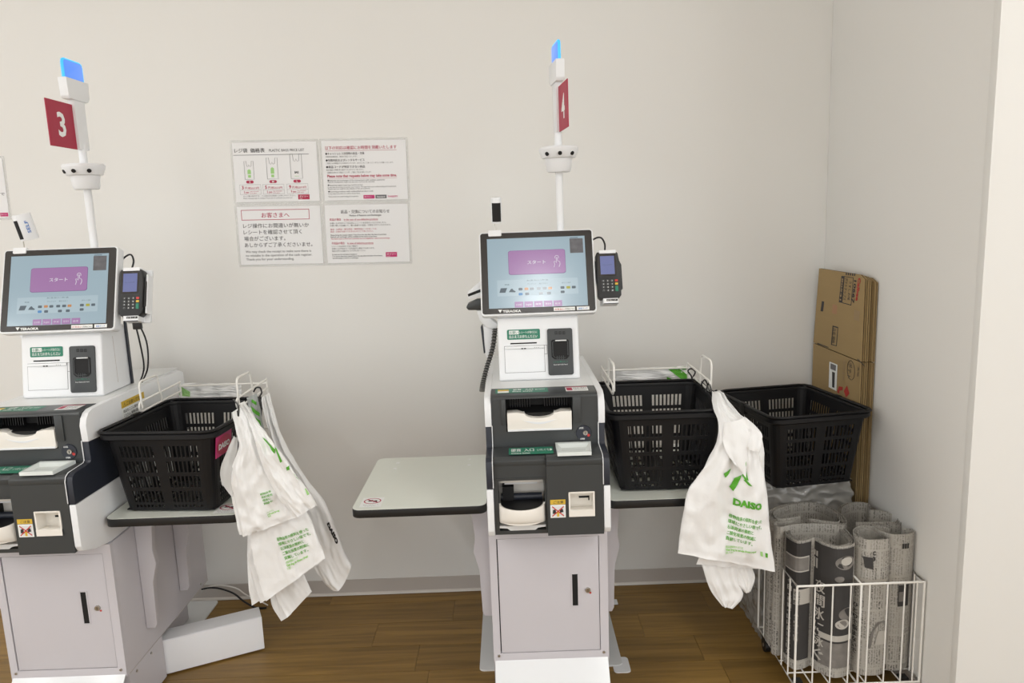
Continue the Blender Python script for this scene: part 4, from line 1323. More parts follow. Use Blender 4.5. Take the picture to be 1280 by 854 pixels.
class Sheet:
    """a hanging sheet: left and right edges (measured outline), depth, folds"""

    def __init__(self, left, right, Y, Yb=None, amp=0.004, freq=5.0, seed=0, bottom=0.0, thick=0.008, gather=0.0, drop=False):
        Yb = Y if Yb is None else Yb

        def pts(poly):
            n = len(poly)
            return [at(x, y, Y=Y + (Yb - Y) * (min(1.0, 3.2 * i / (n - 1)) if drop else i / max(1, n - 1))) for i, (x, y) in enumerate(poly)]
        self.cache = {}
        self.L, self.R = smooth_path(pts(left), 5), smooth_path(pts(right), 5)
        self.amp, self.freq, self.seed, self.thick, self.bottom, self.gather = amp, freq, seed, thick, bottom, gather

    def p(self, u, v, back=False):
        if v not in self.cache:
            self.cache[v] = (lerp_poly(self.L, v), lerp_poly(self.R, v))
        a, c = self.cache[v]
        q_ = a.lerp(c, u)
        w_ = (c - a).length
        f = math.sin(u * self.freq * math.pi + self.seed + 1.3 * math.sin(v * 3 + self.seed)) * self.amp * (1 - 0.55 * v)
        f += noise.noise(Vector((u * 3 + self.seed * 3.1, v * 4, self.seed))) * self.amp * 1.3
        f += noise.noise(Vector((u * 9 + self.seed, v * 11, self.seed + 5))) * self.amp * 0.6 + abs(noise.noise(Vector((u * 5 - v * 4, v * 6 + u * 3, self.seed + 9)))) * self.amp * 1.2
        X_, Z_ = q_.x * 1.0, q_.z * 1.0
        for k_, (ax, az, sc) in enumerate(((9, 5, 1.0), (-7, 8, 0.8), (14, 3, 0.6))):      # sharp creases across the film
            n_ = noise.noise(Vector((X_ * ax * 1.6 + Z_ * az * 0.5 + self.seed, Z_ * az * 1.3 - X_ * ax * 0.4, self.seed * 2 + k_)))
            f -= max(0.0, 0.16 - abs(n_)) / 0.16 * 0.0032 * sc
        f += self.gather * math.sin(u * 21 + self.seed) * max(0, 0.35 - v) / 0.35
        edge = (4 * u * (1 - u)) ** 0.4 if 0 < u < 1 else 0
        th = self.thick * (0.12 + 0.88 * edge) * (0.45 + 0.55 * min(1, v * 2.5)) * (1.0 if v < 0.97 else 0.6)
        z = -self.bottom * math.sin(math.pi * u) * v ** 6
        return q_ + Vector((0, f + (th if back else -th), z))

    def mesh(self, mb, nu=36, nv=56, mi=0):
        fr = [[self.p(j / nu, i / nv) for j in range(nu + 1)] for i in range(nv + 1)]
        bk = [[self.p(j / nu, i / nv, True) for j in range(nu + 1)] for i in range(nv + 1)]
        o = len(mb.v)
        mb.grid(fr, mi)
        o2 = len(mb.v)
        mb.grid([r_[::-1] for r_ in bk], mi)
        C = nu + 1
        I = lambda i, j: o + i * C + j
        K = lambda i, j: o2 + i * C + (nu - j)
        for i in range(nv):
            mb.f.append([I(i, 0), I(i + 1, 0), K(i + 1, 0), K(i, 0)])
            mb.f.append([I(i, nu), K(i, nu), K(i + 1, nu), I(i + 1, nu)])
            mb.mi += [mi, mi]
        for j in range(nu):
            mb.f.append([I(0, j), K(0, j), K(0, j + 1), I(0, j + 1)])
            mb.f.append([I(nv, j), I(nv, j + 1), K(nv, j + 1), K(nv, j)])
            mb.mi += [mi, mi]
        return mb

    def fn(self, off=0.0026):
        return lambda u, v, d: self.p(min(1, max(0, u)), min(1, max(0, v))) + Vector((0, -off - d, 0))


def ptext(mb, sheet, lines, corners, mi, bold=0.05, gap=0.25):
    """print lines on a sheet inside a slanted box given as (u, v) corners tl, tr, bl"""
    (u0, v0), (u1, v1), (u2, v2) = corners
    f = sheet.fn()
    n = len(lines)
    g = lambda x, y, d: f(u0 + (u1 - u0) * x + (u2 - u0) * (1 - y), v0 + (v1 - v0) * x + (v2 - v0) * (1 - y), d)
    h = 1.0 / n
    for k, s in enumerate(lines):
        wmax = max(len(t) for t in lines)
        put(mb, s, g, 0, 1 - (k + 1) * h + h * gap, h * (1 - gap), w=len(s) / wmax, mi=mi, bold=bold)


def shook(path, name_loc, label):
    b = MB().tube(smooth_path(path, 6), 0.0024, 8)
    o = b.build('s_hook', M_BLACK, None, smooth=60)
    tag(o, label, 'hook', 'black bag hooks')
    return o


def bundle(label, group, cat, sheets, name='bag_bundle', m=M_BAG):
    first = sheets[0][1]
    loc = first.p(0.5, 0.0)
    T = thing(name, loc, label, cat, group)
    for nm, s, mm in sheets:
        s.mesh(MB()).build(nm, mm or m, T, smooth=70, recalc=True)
    return T


BAGG = 'white carrier bags hanging from hooks'
JP = ['植物由来の原料を使った', '環境にやさしい袋です。', '石油資源の節約と', '二酸化炭素の削減に', '貢献しています。']
# -- right-hand station: large bag with green print
SF = Sheet([(890, 489), (892, 510), (899, 530), (894, 560), (872, 599), (860, 615), (852, 656), (847.5, 692)],
           [(903, 490), (917, 512), (944, 532), (951, 555), (953, 583), (958.5, 610), (963, 661), (969, 715)], 1.975, 1.868, amp=0.007, freq=4.2, seed=2.0, bottom=-0.004, thick=0.010, gather=0.004, drop=True)
SF2 = Sheet([(894, 492), (908, 525), (915, 560), (905, 610), (886, 660), (870, 705)], [(900, 488), (925, 518), (952, 545), (956, 600), (961, 650), (966, 712)], 1.985, 1.888, amp=0.004, freq=5, seed=4.4, thick=0.005, drop=True)
T = bundle('white carrier bag with green lettering hanging between the two right-hand baskets', BAGG, 'bag', [('bag', SF, None), ('inner_bag', SF2, None)])
FL1 = Sheet([(905, 528), (904, 545), (906, 562), (918, 580)], [(934, 523), (938, 545), (935, 575), (932, 597)], 1.868, 1.845, amp=0.003, freq=2, seed=1, thick=0.0018)
FL2 = Sheet([(930, 520), (934, 545), (936, 562)], [(945, 533), (953, 545), (948, 565)], 1.874, 1.85, amp=0.003, freq=2, seed=3, thick=0.0018)
for s in (FL1, FL2):
    s.mesh(MB(), 10, 12).build('folded_flap', M_BAG, T, smooth=70)
b = MB()
f = SF.fn()


def uv_of(sheet, px, py):
    """nearest (u, v) on the sheet to a measured point"""
    best, bu, bv = 1e9, 0, 0
    for i in range(41):
        for j in range(41):
            p = sheet.p(j / 40, i / 40)
            c = p - Vector((0, 0, CAM_Z))
            z = c.dot(FW)
            x, y = 640 + FPX * c.dot(RT) / z, 427 - FPX * c.dot(UP) / z
            d = (x - px) ** 2 + (y - py) ** 2
            if d < best:
                best, bu, bv = d, j / 40, i / 40
    return bu, bv


def pbox(mb, sheet, lines, tl, tr, bl, mi, bold=0.05, gap=0.25):
    ptext(mb, sheet, lines, (uv_of(sheet, *tl), uv_of(sheet, *tr), uv_of(sheet, *bl)), mi, bold, gap)


def patch(mb, sheet, poly, mi, d=0.0, sub=5):
    """a quad print patch that follows the sheet; poly is 4 measured points"""
    c = [uv_of(sheet, *p) for p in poly]
    f = sheet.fn()
    rows_ = []
    for i in range(sub + 1):
        r_ = []
        for j in range(sub + 1):
            s, t = j / sub, i / sub
            u = (1 - t) * ((1 - s) * c[0][0] + s * c[1][0]) + t * ((1 - s) * c[3][0] + s * c[2][0])
            v = (1 - t) * ((1 - s) * c[0][1] + s * c[1][1]) + t * ((1 - s) * c[3][1] + s * c[2][1])
            r_.append(f(u, v, d))
        rows_.append(r_)
    mb.grid(rows_, mi)


pbox(b, SF, ['DAISO'], (916, 620), (951, 624), (916, 633), 0, bold=0.06, gap=0.05)
pbox(b, SF, JP, (911, 643), (953, 646), (908, 675), 0)
pbox(b, SF, ['本製品は植物由来のバイオマスを', 'This bag is made from plant', '使用しています'], (907, 680), (944, 684), (906, 692), 1, bold=0.08, gap=0.1)
patch(b, SF, [(949, 691), (952, 691), (952, 696), (949, 696)], 1)
patch(b, SF, [(955, 691), (959, 691), (959, 696), (955, 696)], 0)
patch(b, SF, [(918, 563), (925, 566), (932, 578), (931, 584)], 0, 0.004)
patch(b, SF, [(905, 590), (914, 586), (911, 592), (907, 596)], 0)
patch(b, SF, [(919, 596), (927, 594), (915, 613), (912, 607)], 0)
patch(b, SF, [(927, 592), (933, 590), (935, 598), (931, 600)], 0)
patch(b, SF, [(929, 600), (933, 601), (939, 609), (936, 608)], 0)
b.build('lettering', [M_LEAF, M_PALELEAF], T, recalc=False)
# grey bags hanging lower behind it
G1 = Sheet([(893, 494), (898, 512), (900, 580), (880, 650), (874, 690), (879, 712), (888, 738), (903, 758)], [(900, 494), (904, 512), (914, 580), (915, 640), (920, 700), (922, 725), (929, 745), (916, 761)], 1.985, 1.902, amp=0.004, freq=6, seed=6.1, thick=0.006, drop=True)
bundle('crumpled pale carrier bag hanging lowest below the lettered white bag', BAGG, 'bag', [('bag', G1, None)])
G2 = Sheet([(895, 494), (900, 512), (906, 580), (908, 640), (913, 700), (920, 725), (930, 740)], [(902, 494), (908, 512), (925, 580), (936, 640), (938, 700), (944, 722), (938, 740)], 1.985, 1.906, amp=0.004, freq=5, seed=8.3, thick=0.005, drop=True)
bundle('small crumpled bag end right of the lowest pale bag by the newspaper rack', BAGG, 'bag', [('bag', G2, None)])
# hooks at the right-hand station
pa = lambda px, py, X: at(px, py, X=X)
hx_ = CX4 + 0.492
shook([at(866, 478, Y=2.30), at(864, 470, Y=2.30), at(860, 464, Y=2.30), at(864, 461, Y=2.30), at(869, 465, Y=2.30), at(866, 472, Y=2.29)], None, 'black hook furthest back on the hanger right of kiosk 4')
shook([at(879, 486, Y=2.15), at(877, 480, Y=2.15), at(881, 475, Y=2.15), at(884, 480, Y=2.14), at(885, 486, Y=2.08), at(887, 488, Y=2.02)], None, 'black hook at the hanger front above the green lettered bag')
shook([at(882, 490, Y=2.12), at(886, 479, Y=2.12), at(889, 487, Y=2.05), at(892, 489, Y=1.99), at(896, 488, Y=1.975)], None, 'black hook holding the top of the green lettered bag')

# -- back bags hung between the hanger arms
SB4 = Sheet([(768, 461.5), (770, 482)], [(862, 457.5), (864, 480)], 2.385, amp=0.004, freq=4, seed=1.2, thick=0.006)
T = bundle('flat pack of white bags with green stripes behind the basket right of kiosk 4', 'bag packs on the hangers', 'bag pack', [('bag_pack', SB4, None)], name='bag_pack')
b = MB()
patch(b, SB4, [(833, 458.5), (846, 458.5), (861, 470), (858, 478)], 0)
patch(b, SB4, [(833, 471), (840, 474), (841, 477), (833, 477)], 0)
patch(b, SB4, [(851, 458.2), (858, 458), (858, 462), (853, 462)], 0)
b.build('stripe', [M_LEAF], T, recalc=False)
SB3 = Sheet([(222, 479), (223, 500)], [(302, 480), (303, 500)], 2.395, amp=0.006, freq=7, seed=3.2, thick=0.006)
T = bundle('flat pack of crinkled white bags behind the basket of kiosk 3', 'bag packs on the hangers', 'bag pack', [('bag_pack', SB3, None)], name='bag_pack')
b = MB()
patch(b, SB3, [(226, 482), (238, 490), (238, 496), (225, 494)], 0)
b.build('stripe', [M_PALELEAF], T, recalc=False)

# -- left-hand station bundles
A1 = Sheet([(288, 517), (292, 533), (296, 548), (298, 560), (294, 578), (289, 594), (292, 622), (298, 650), (304, 671)],
           [(306, 505), (316, 530), (324, 556), (338, 590), (352, 618), (362, 632), (372, 645)], 1.975, 1.893, amp=0.006, freq=3.6, seed=0.7, thick=0.010, gather=0.003, drop=True)
A1b = Sheet([(291, 519), (298, 548), (297, 565), (287, 590), (288, 615), (294, 645), (300, 668)], [(300, 510), (312, 540), (320, 570), (335, 605), (350, 640), (358, 655)], 1.985, 1.908, amp=0.003, freq=3.6, seed=1.7, thick=0.005, drop=True)
A2 = Sheet([(300, 504), (312, 528), (318, 552), (330, 588), (347, 622), (368, 648)], [(306, 502), (322, 526), (345, 556), (366, 586), (386, 614), (397, 631)], 1.965, 1.868, amp=0.006, freq=3, seed=2.9, thick=0.008, gather=0.003, drop=True)
TA = bundle('upper bundle of small white bags with green print hanging beside the pink tag', BAGG, 'bag bundle', [('bag', A1, None), ('bag', A1b, None), ('bag', A2, None)])
FLM = Sheet([(292, 545), (281, 570), (275, 590), (277, 606)], [(297, 548), (296, 575), (293, 600), (291, 622)], 1.91, 1.90, amp=0.003, freq=2, seed=1, thick=0.0012)
FLM.mesh(MB(), 8, 12).build('clear_film', M_FILM, TA, smooth=70)
b = MB()
pbox(b, A1, ['植物由来', '原料使用', '環境に', '貢献中'], (325, 615), (338, 611), (332, 633), 0)
pbox(b, A1, ['バイオマス', 'plant bag', '使用'], (333, 638), (348, 634), (336, 648), 1, bold=0.08, gap=0.1)
patch(b, A2, [(328, 546), (331, 547), (345, 562), (343, 567)], 0)
patch(b, A2, [(344, 557), (348, 561), (353, 576), (350, 577)], 0)
patch(b, A2, [(357, 583), (362, 580), (362, 586), (359, 588)], 0)
pbox(b, A2, ['環境に', 'やさし', 'い袋'], (367, 591), (376, 599), (373, 588), 0)
patch(b, A2, [(381, 611), (385, 609), (389, 617), (385, 619)], 1)
b.build('lettering', [M_LEAF, M_PALELEAF], TA, recalc=False)

B1 = Sheet([(303, 512), (306, 590), (313, 655), (315, 690), (322, 722), (333, 751)], [(312, 512), (350, 590), (382, 640), (392, 660), (400, 680), (407, 697)], 1.985, 1.916, amp=0.004, freq=2.6, seed=5.0, thick=0.006, drop=True)
B2 = Sheet([(303, 512), (306, 590), (310, 655), (311, 690), (315, 725), (325, 755)], [(312, 512), (348, 590), (378, 640), (388, 660), (396, 684), (402, 702)], 1.99, 1.942, amp=0.003, freq=2.6, seed=5.6, thick=0.005, drop=True)
B3 = Sheet([(303, 512), (306, 590), (309, 655), (309, 690), (310, 725), (315, 757)], [(312, 512), (346, 590), (374, 640), (384, 662), (390, 690), (396, 706)], 1.995, 1.968, amp=0.003, freq=2.6, seed=6.2, thick=0.005, drop=True)
TB = bundle('middle bundle of larger white bags with five lines of green print', BAGG, 'bag bundle', [('bag', B1, None), ('bag', B2, None), ('bag', B3, None)])
b = MB()
pbox(b, B1, JP, (347, 672), (384, 656), (357, 700), 0)
pbox(b, B1, ['本製品は植物由来のバイオ', 'This bag is from plant', 'マス使用'], (358, 703), (386, 690), (361, 714), 1, bold=0.08, gap=0.1)
b.build('lettering', [M_LEAF, M_PALELEAF], TB, recalc=False)
C1 = Sheet([(308, 510), (325, 620), (340, 715), (344, 745), (352, 760), (360, 771)], [(314, 510), (350, 620), (372, 700), (382, 722), (386, 731), (390, 739)], 2.0, 1.99, amp=0.003, freq=2.4, seed=7.0, thick=0.005, drop=True)
C2 = Sheet([(307, 510), (322, 620), (335, 715), (338, 748), (343, 764), (351, 777)], [(313, 510), (346, 620), (366, 705), (372, 730), (368, 755), (364, 768)], 2.005, 2.01, amp=0.003, freq=2.4, seed=7.7, thick=0.005, drop=True)
bundle('lowest bundle of plain white bags hanging just above the floor', BAGG, 'bag bundle', [('bag', C1, None), ('bag', C2, None)])
D1 = Sheet([(328, 496), (332, 525), (345, 565), (365, 620), (378, 670), (392, 708), (404, 727), (413, 737)],
           [(337, 491), (347, 530), (362, 565), (385, 600), (408, 630), (424, 672), (433, 695), (440, 706)], 2.06, amp=0.006, freq=3.2, seed=9.1, bottom=0.03, thick=0.012, gather=0.004)
TD = bundle('long white bag with black lettering hanging furthest right of the left-hand bags', BAGG, 'bag bundle', [('bag', D1, None)])
b = MB()
pbox(b, D1, ['DAISO'], (414, 652), (428, 674), (409, 655), 0, bold=0.08, gap=0.05)
b.build('lettering', [M_INK], TD, recalc=False)
E1 = Sheet([(309, 497), (312, 520), (319, 532), (330, 540)], [(321, 492), (325, 510), (328, 530), (333, 545)], 2.09, amp=0.003, freq=2, seed=2.2, thick=0.005)
TE = bundle('grey bag with diagonal green stripes tucked behind the upper white bundle', BAGG, 'bag', [('bag', E1, M_BAGGREY)])
b = MB()
patch(b, E1, [(315, 499), (321, 503), (321, 507), (315, 503)], 0)
patch(b, E1, [(314, 508), (325, 516), (325, 521), (315, 514)], 0)
patch(b, E1, [(317, 519), (326, 526), (327, 532), (318, 525)], 0)
b.build('stripe', [M_LEAF], TE, recalc=False)
shook([at(297, 514, Y=1.90), at(298, 520, Y=1.888), at(298, 508, Y=1.935), at(294, 502, Y=2.03), at(292, 500, Y=2.08), at(293, 503, Y=2.09)], None, 'black hook through the upper bundle of small white bags')
shook([at(317, 490, Y=2.12), at(320, 485, Y=2.12), at(325, 485, Y=2.11), at(327, 491, Y=2.1), at(324, 498, Y=2.08), at(327, 504, Y=2.07)], None, 'black hook at the top of the striped grey bag')


# ------------------------------------------------------------------ laminated notices on the wall
NW, NH = 0.3085, 0.219


def notice(x, z, label, draw, mats, w=NW, h=NH, rot=math.radians(-1.0)):
    T = thing('wall_notice', (x + w / 2, WY, z - h), label, 'notice', 'laminated wall notices')
    c_, s_ = math.cos(rot), math.sin(rot)

    def fn(u, v, d):           # u right from the left edge, v up from the bottom edge
        ox, oz = u, v - h
        return (x + ox * c_ - oz * s_, WY - 0.0012 - d, z + ox * s_ + oz * c_)
    b = MB()
    slab(b, rr(0, 0, w, h, 0.004), fn, 0.0, 0.0006)
    # a few raised blisters of the film
    b.build('lamination', M_LAM, T)
    b = MB()
    slab(b, rr(0.008, 0.008, w - 0.008, h - 0.008), fn, 0.0007, 0.001)
    b.build('paper', M_PAPER, T)
    b = MB()
    f2 = lambda u, v, d: fn(u, v, 0.0013 + d)
    draw(b, f2)
    b.build('lettering', mats, T, recalc=False)
    return T


def n_price(b, f):
    put(b, 'レジ袋', f, 0.015, 0.178, 0.016, w=0.045, bold=0.045)
    put(b, '価格表', f, 0.070, 0.178, 0.016, w=0.050, bold=0.045)
    put(b, 'PLASTIC BAGS PRICE LIST', f, 0.135, 0.179, 0.012, w=0.122, bold=0.01)
    flat(b, rr(0.010, 0.168, 0.272, 0.1695), f, 0, 0)
    for k, (w_, h_, c_) in enumerate(((0.032, 0.062, 0.061), (0.038, 0.072, 0.142), (0.040, 0.084, 0.226))):
        z0 = 0.086
        x0 = c_ - w_ / 2
        o = [(x0, z0), (x0, z0 + h_), (x0 + w_ * 0.22, z0 + h_), (x0 + w_ * 0.28, z0 + h_ * 0.72), (x0 + w_ * 0.42, z0 + h_ * 0.70), (x0 + w_ * 0.5, z0 + h_ * 0.8), (x0 + w_ * 0.62, z0 + h_ * 0.7), (x0 + w_ * 0.75, z0 + h_ * 0.72), (x0 + w_ * 0.8, z0 + h_), (x0 + w_, z0 + h_), (x0 + w_, z0), (x0, z0)]
        b.tube([f(x, y, 0.0003) for x, y in o], 0.0005, 4, mi=2)
        if k < 2:
            flat(b, [(c_ - 0.006, z0 + 0.018), (c_ + 0.006, z0 + 0.018), (c_ + 0.006, z0 + h_ * 0.5), (c_, z0 + h_ * 0.56), (c_ - 0.006, z0 + h_ * 0.5)], f, 0.0003, 3)
            flat(b, rr(c_ - 0.005, z0 + 0.006, c_ + 0.005, z0 + 0.015), f, 0.0003, 3)
        else:
            put(b, 'BAG', f, c_, z0 + 0.018, 0.010, w=0.014, align='c', bold=0.05)
            put(b, 'large size', f, c_, z0 + 0.007, 0.004, w=0.014, align='c', mi=3)
        flat(b, rr(c_ - 0.013, 0.072, c_ + 0.013, 0.082, 0.005), f, 0.0003, 1)
        put(b, 'SML'[k], f, c_, 0.0738, 0.009, align='c', mi=4, d=0.0006)
        ring(b, c_ - 0.037, 0.034, c_ + 0.037, 0.068, 0.0006, f, 0.0003, 2)
        flat(b, rr(c_ - 0.037, 0.0485, c_ + 0.037, 0.0491), f, 0.0003, 2)
        n_ = '359'[k]
        put(b, n_, f, c_ - 0.030, 0.0525, 0.016, mi=1, bold=0.03)
        put(b, '円', f, c_ - 0.019, 0.0525, 0.010, w=0.008, mi=1, bold=0.03)
        put(b, '税込%s.%s円' % (n_, n_), f, c_ - 0.008, 0.0525, 0.009, w=0.038, mi=1, bold=0.04)
        put(b, n_ + ' yen', f, c_ - 0.024, 0.038, 0.011, w=0.018, mi=1)
        put(b, 'tax included', f, c_ - 0.002, 0.0425, 0.006, w=0.03, mi=1, bold=0.0)
        put(b, '%s.%s yen' % (n_, n_), f, c_ - 0.002, 0.0365, 0.006, w=0.022, mi=1, bold=0.0)
    put(b, '※レジ袋は有料です。ご入用の方は係員へお申し付けください。', f, 0.034, 0.026, 0.006, w=0.185, mi=0, bold=0.0)
    put(b, 'Plastic shopping bags are charged. Please ask our staff when you need one.', f, 0.034, 0.019, 0.006, w=0.172, mi=0, bold=0)
    flat(b, rr(0.226, 0.014, 0.266, 0.031), f, 0.0003, 1)
    put(b, 'ダイソー', f, 0.231, 0.021, 0.008, w=0.030, mi=4, d=0.0006)
    put(b, 'DAISO', f, 0.231, 0.0165, 0.003, w=0.01, mi=4, d=0.0006)


def n_time(b, f):
    put(b, '以下の対応は確認にお時間を頂戴いたします', f, 0.020, 0.182, 0.0135, w=0.248, mi=1, bold=0.04)
    flat(b, rr(0.020, 0.1765, 0.268, 0.1775), f, 0, 1)
    y = 0.164
    for big, small, ws in (('●キャッシュレス決済時の返品・交換', '対象商品確認後、係員が対応いたします。', 0.11), ('●免税対応およびレンタルサービス', 'ご利用にはお時間がかかる場合がございます。あらかじめご了承くださいますようお願いいたします。', 0.235),
                       ('●商品コードが特定できない商品', '商品の確認にお時間を頂く場合がございますのでご了承ください。', 0.13)):
        put(b, big, f, 0.020, y, 0.0095, w=0.135, bold=0.05)
        put(b, small, f, 0.020, y - 0.009, 0.0062, w=ws, bold=0.0)
        y -= 0.0225
    put(b, '※混雑時はお待たせする場合がございます。ご理解とご協力をお願いいたします。', f, 0.022, 0.101, 0.0062, w=0.155, bold=0.0)
    put(b, 'Please note that requests below may take some time.', f, 0.022, 0.087, 0.013, w=0.243, mi=1, bold=0.03)
    flat(b, rr(0.022, 0.0815, 0.265, 0.0822), f, 0, 1)
    for y, s, w_, m_ in ((0.074, '●Refunds and exchanges of the transactions with cashless payments', 0.2, 0.02), (0.068, 'Only the transactions made with the same card can be refunded.', 0.165, 0),
                         (0.058, '●Requesting register issues (e.g. tax free service)', 0.122, 0.02), (0.051, 'It may take some time to process your request. We appreciate your understanding and cooperation.', 0.24, 0),
                         (0.045, 'Please ask our staff for the details of the procedures.', 0.148, 0), (0.036, '●Scanning products with unidentified product code', 0.158, 0.02),
                         (0.029, 'It may take some time to confirm the product.', 0.112, 0), (0.019, 'Thank you for your understanding and cooperation.', 0.106, 0)):
        put(b, s, f, 0.022, y, 0.0068, w=w_, bold=m_)
    flat(b, rr(0.145, 0.012, 0.184, 0.0245), f, 0.0003, 3)
    put(b, 'ダイソー', f, 0.148, 0.0155, 0.007, w=0.025, mi=4, d=0.0006)
    flat(b, rr(0.187, 0.012, 0.226, 0.0245), f, 0.0003, 2)
    put(b, 'Standard', f, 0.192, 0.0155, 0.007, w=0.028, mi=4, d=0.0006)
    put(b, 'THREEPPY', f, 0.230, 0.0155, 0.008, w=0.036, mi=3, d=0.0003)


def n_customers(b, f):
    ring(b, 0.022, 0.164, 0.262, 0.200, 0.002, f, 0, 1)
    put(b, 'お客さまへ', f, 0.142, 0.1735, 0.019, w=0.098, align='c', mi=1, bold=0.03)
    for k, (s, w_) in enumerate((('レジ操作にお間違いが無いか', 0.232), ('レシートを確認させて頂く', 0.205), ('場合がございます。', 0.146), ('あしからずご了承くださいませ。', 0.24))):
        put(b, s, f, 0.026, 0.138 - 0.0225 * k, 0.0172, w=w_, bold=0.018)
    for k, (s, w_) in enumerate((('We may check the receipt to make sure there is', 0.232), ('no mistake in the operation of the cash register.', 0.235), ('Thank you for your understanding.', 0.17))):
        put(b, s, f, 0.028, 0.050 - 0.0135 * k, 0.0115, w=w_, bold=0.005)


def n_returns(b, f):
    put(b, '返品・交換についてのお知らせ', f, 0.150, 0.182, 0.0135, w=0.172, align='c', bold=0.03)
    put(b, 'Notice of Returns and Exchanges', f, 0.150, 0.171, 0.0085, w=0.112, align='c')
    put(b, '良品の場合', f, 0.024, 0.157, 0.0095, w=0.040, mi=1, bold=0.05)
    put(b, 'In the case of non-defective products', f, 0.074, 0.157, 0.0085, w=0.12, mi=1)
    flat(b, rr(0.074, 0.1545, 0.194, 0.1551), f, 0, 1)
    L = [(0.145, 'お買い上げ日から７日以内にレシートをお持ちいただきましたら、', 0.2, 0), (0.137, 'お買い物した店舗にて、購入金額での返品・交換をさせていただきます。', 0.215, 0),
         (0.124, '食品・化粧品・衛生用品・園芸用品につきましては、', 0.165, 1), (0.116, '返品・交換をお受けできませんのでご了承ください。', 0.152, 1),
         (0.104, 'Please bring the receipt within 7 days from the day after the date of purchase.', 0.198, 0), (0.0975, 'Refunds and exchanges will be available at the store of purchase.', 0.164, 0),
         (0.091, 'The items such as food and cosmetics are not eligible for return and exchange.', 0.21, 1)]
    for y, s, w_, m_ in L:
        put(b, s, f, 0.024, y, 0.0064, w=w_, mi=m_, bold=0.02)
    put(b, '不良品の場合', f, 0.026, 0.074, 0.0095, w=0.046, mi=1, bold=0.05)
    put(b, 'In case of defective products', f, 0.082, 0.074, 0.0085, w=0.092, mi=1)
    flat(b, rr(0.082, 0.0715, 0.174, 0.0721), f, 0, 1)
    for y, s, w_, m_ in ((0.064, 'レシートをお持ちでない場合や', 0.092, 0), (0.056, 'お買い上げ日から７日を過ぎた場合でも承ります。', 0.152, 0), (0.048, '商品をお持ちの上店舗スタッフまでお申し付けください。', 0.118, 0),
                         (0.036, 'In case you do not have a receipt or', 0.088, 0), (0.0295, '7 or more days have passed since the day after the date of purchase,', 0.178, 0), (0.023, 'we will accept a return or exchange.', 0.092, 0)):
        put(b, s, f, 0.026, y, 0.0064, w=w_, mi=m_, bold=0.02)
    flat(b, rr(0.216, 0.026, 0.256, 0.043), f, 0.0003, 2)
    put(b, 'ダイソー', f, 0.220, 0.033, 0.008, w=0.032, mi=3, d=0.0006)
    put(b, 'DAISO', f, 0.220, 0.028, 0.003, w=0.012, mi=3, d=0.0006)


notice(-0.954, 1.704, 'laminated plastic bag price list, upper left of the four notices', n_price, [M_INK, M_CRIMSON, M_GREYINK, M_PALELEAF, M_STWHITE])
notice(-0.644, 1.699, 'laminated notice with a crimson headline, upper right of the four notices', n_time, [M_INK, M_CRIMSON, M_GREYINK, M_PINK, M_STWHITE])
notice(-0.9585, 1.485, 'laminated notice with a boxed crimson heading, lower left of the four notices', n_customers, [M_INK, M_CRIMSON])
notice(-0.650, 1.480, 'laminated returns and exchanges notice, lower right of the four notices', n_returns, [M_INK, M_CRIMSON, M_PINK, M_STWHITE])
pl = at(5, 193, Y=WY)
notice(pl.x - NW, pl.z, 'laminated notice just showing at the left edge, above the number 3 kiosk', lambda b, f: (put(b, 'お知らせ', f, 0.02, 0.18, 0.016, w=0.1), put(b, '詳しくは係員まで', f, 0.15, 0.085, 0.012, w=0.145), flat(b, rr(0.27, 0.012, 0.298, 0.025), f, 0.0003, 1), put(b, 'ダイソー', f, 0.272, 0.016, 0.007, w=0.022, mi=2, d=0.0006)), [M_INK, M_PINK, M_STWHITE])


# ------------------------------------------------------------------ white box and cables on the floor
pa_, pb_ = at(200.5, 845.5, Z=0.005), at(331, 811, Z=0.005)
yaw = math.atan2(pb_.y - pa_.y, pb_.x - pa_.x)
L = (pb_ - pa_).length
dep, hgt, t_ = 0.076, 0.119, 0.0025
T = thing('white_carton', (pa_.x, pa_.y, 0.005), 'long low white box lying on the floor beside the number 3 kiosk', 'box')


def bxf(p):
    x = p.x * math.cos(yaw) - p.y * math.sin(yaw)
    y = p.x * math.sin(yaw) + p.y * math.cos(yaw)
    return (pa_.x + x, pa_.y + y, p.z)


MB().box(0, L, 0, dep, 0.0055, hgt).xf(bxf).build('carton_body', M_STEELBOX, T, bevel=0.0025)
MB().box(0.001, L - 0.001, 0.002, dep - 0.002, hgt, hgt + 0.002).xf(bxf).build('lid_flap', M_STEELBOX, T, bevel=0.001)
MB().cyl((0.008, 0.0, 0.075), (0.008, -0.0008, 0.075), 0.003, n=10).xf(bxf).build('rivet', M_TOPGREY, T)
for k, (pts, m_, lab) in enumerate((([(252, 737), (262, 735), (275, 736), (292, 742), (305, 752), (320, 760), (333, 760)], M_RUBBER, 'black power cable running along the floor behind the white box'),
                                    ([(252, 738), (264, 733), (278, 732), (296, 736), (308, 744), (326, 752), (335, 757)], M_WIRE, 'white power cable running along the floor behind the white box'))):
    path = smooth_path([at(x, y, Y=2.56 + 0.02 * k) for x, y in pts], 6)
    for p in path:
        p.z = max(p.z, 0.004)
    tag(MB().tube(path, 0.0034 if k == 0 else 0.0026, 8).build('power_cable', m_, None, smooth=60), lab, 'cable', 'floor power cables')

# ------------------------------------------------------------------ newspaper rack on castors
RX0, RX1, RY0, RY1, RZ0, RZ1 = 0.766, 1.120, 1.908, 2.215, 0.062, 0.366
T = thing('newspaper_rack', ((RX0 + RX1) / 2, (RY0 + RY1) / 2, 0), 'white wire rack on castors full of newspapers by the right wall', 'rack')


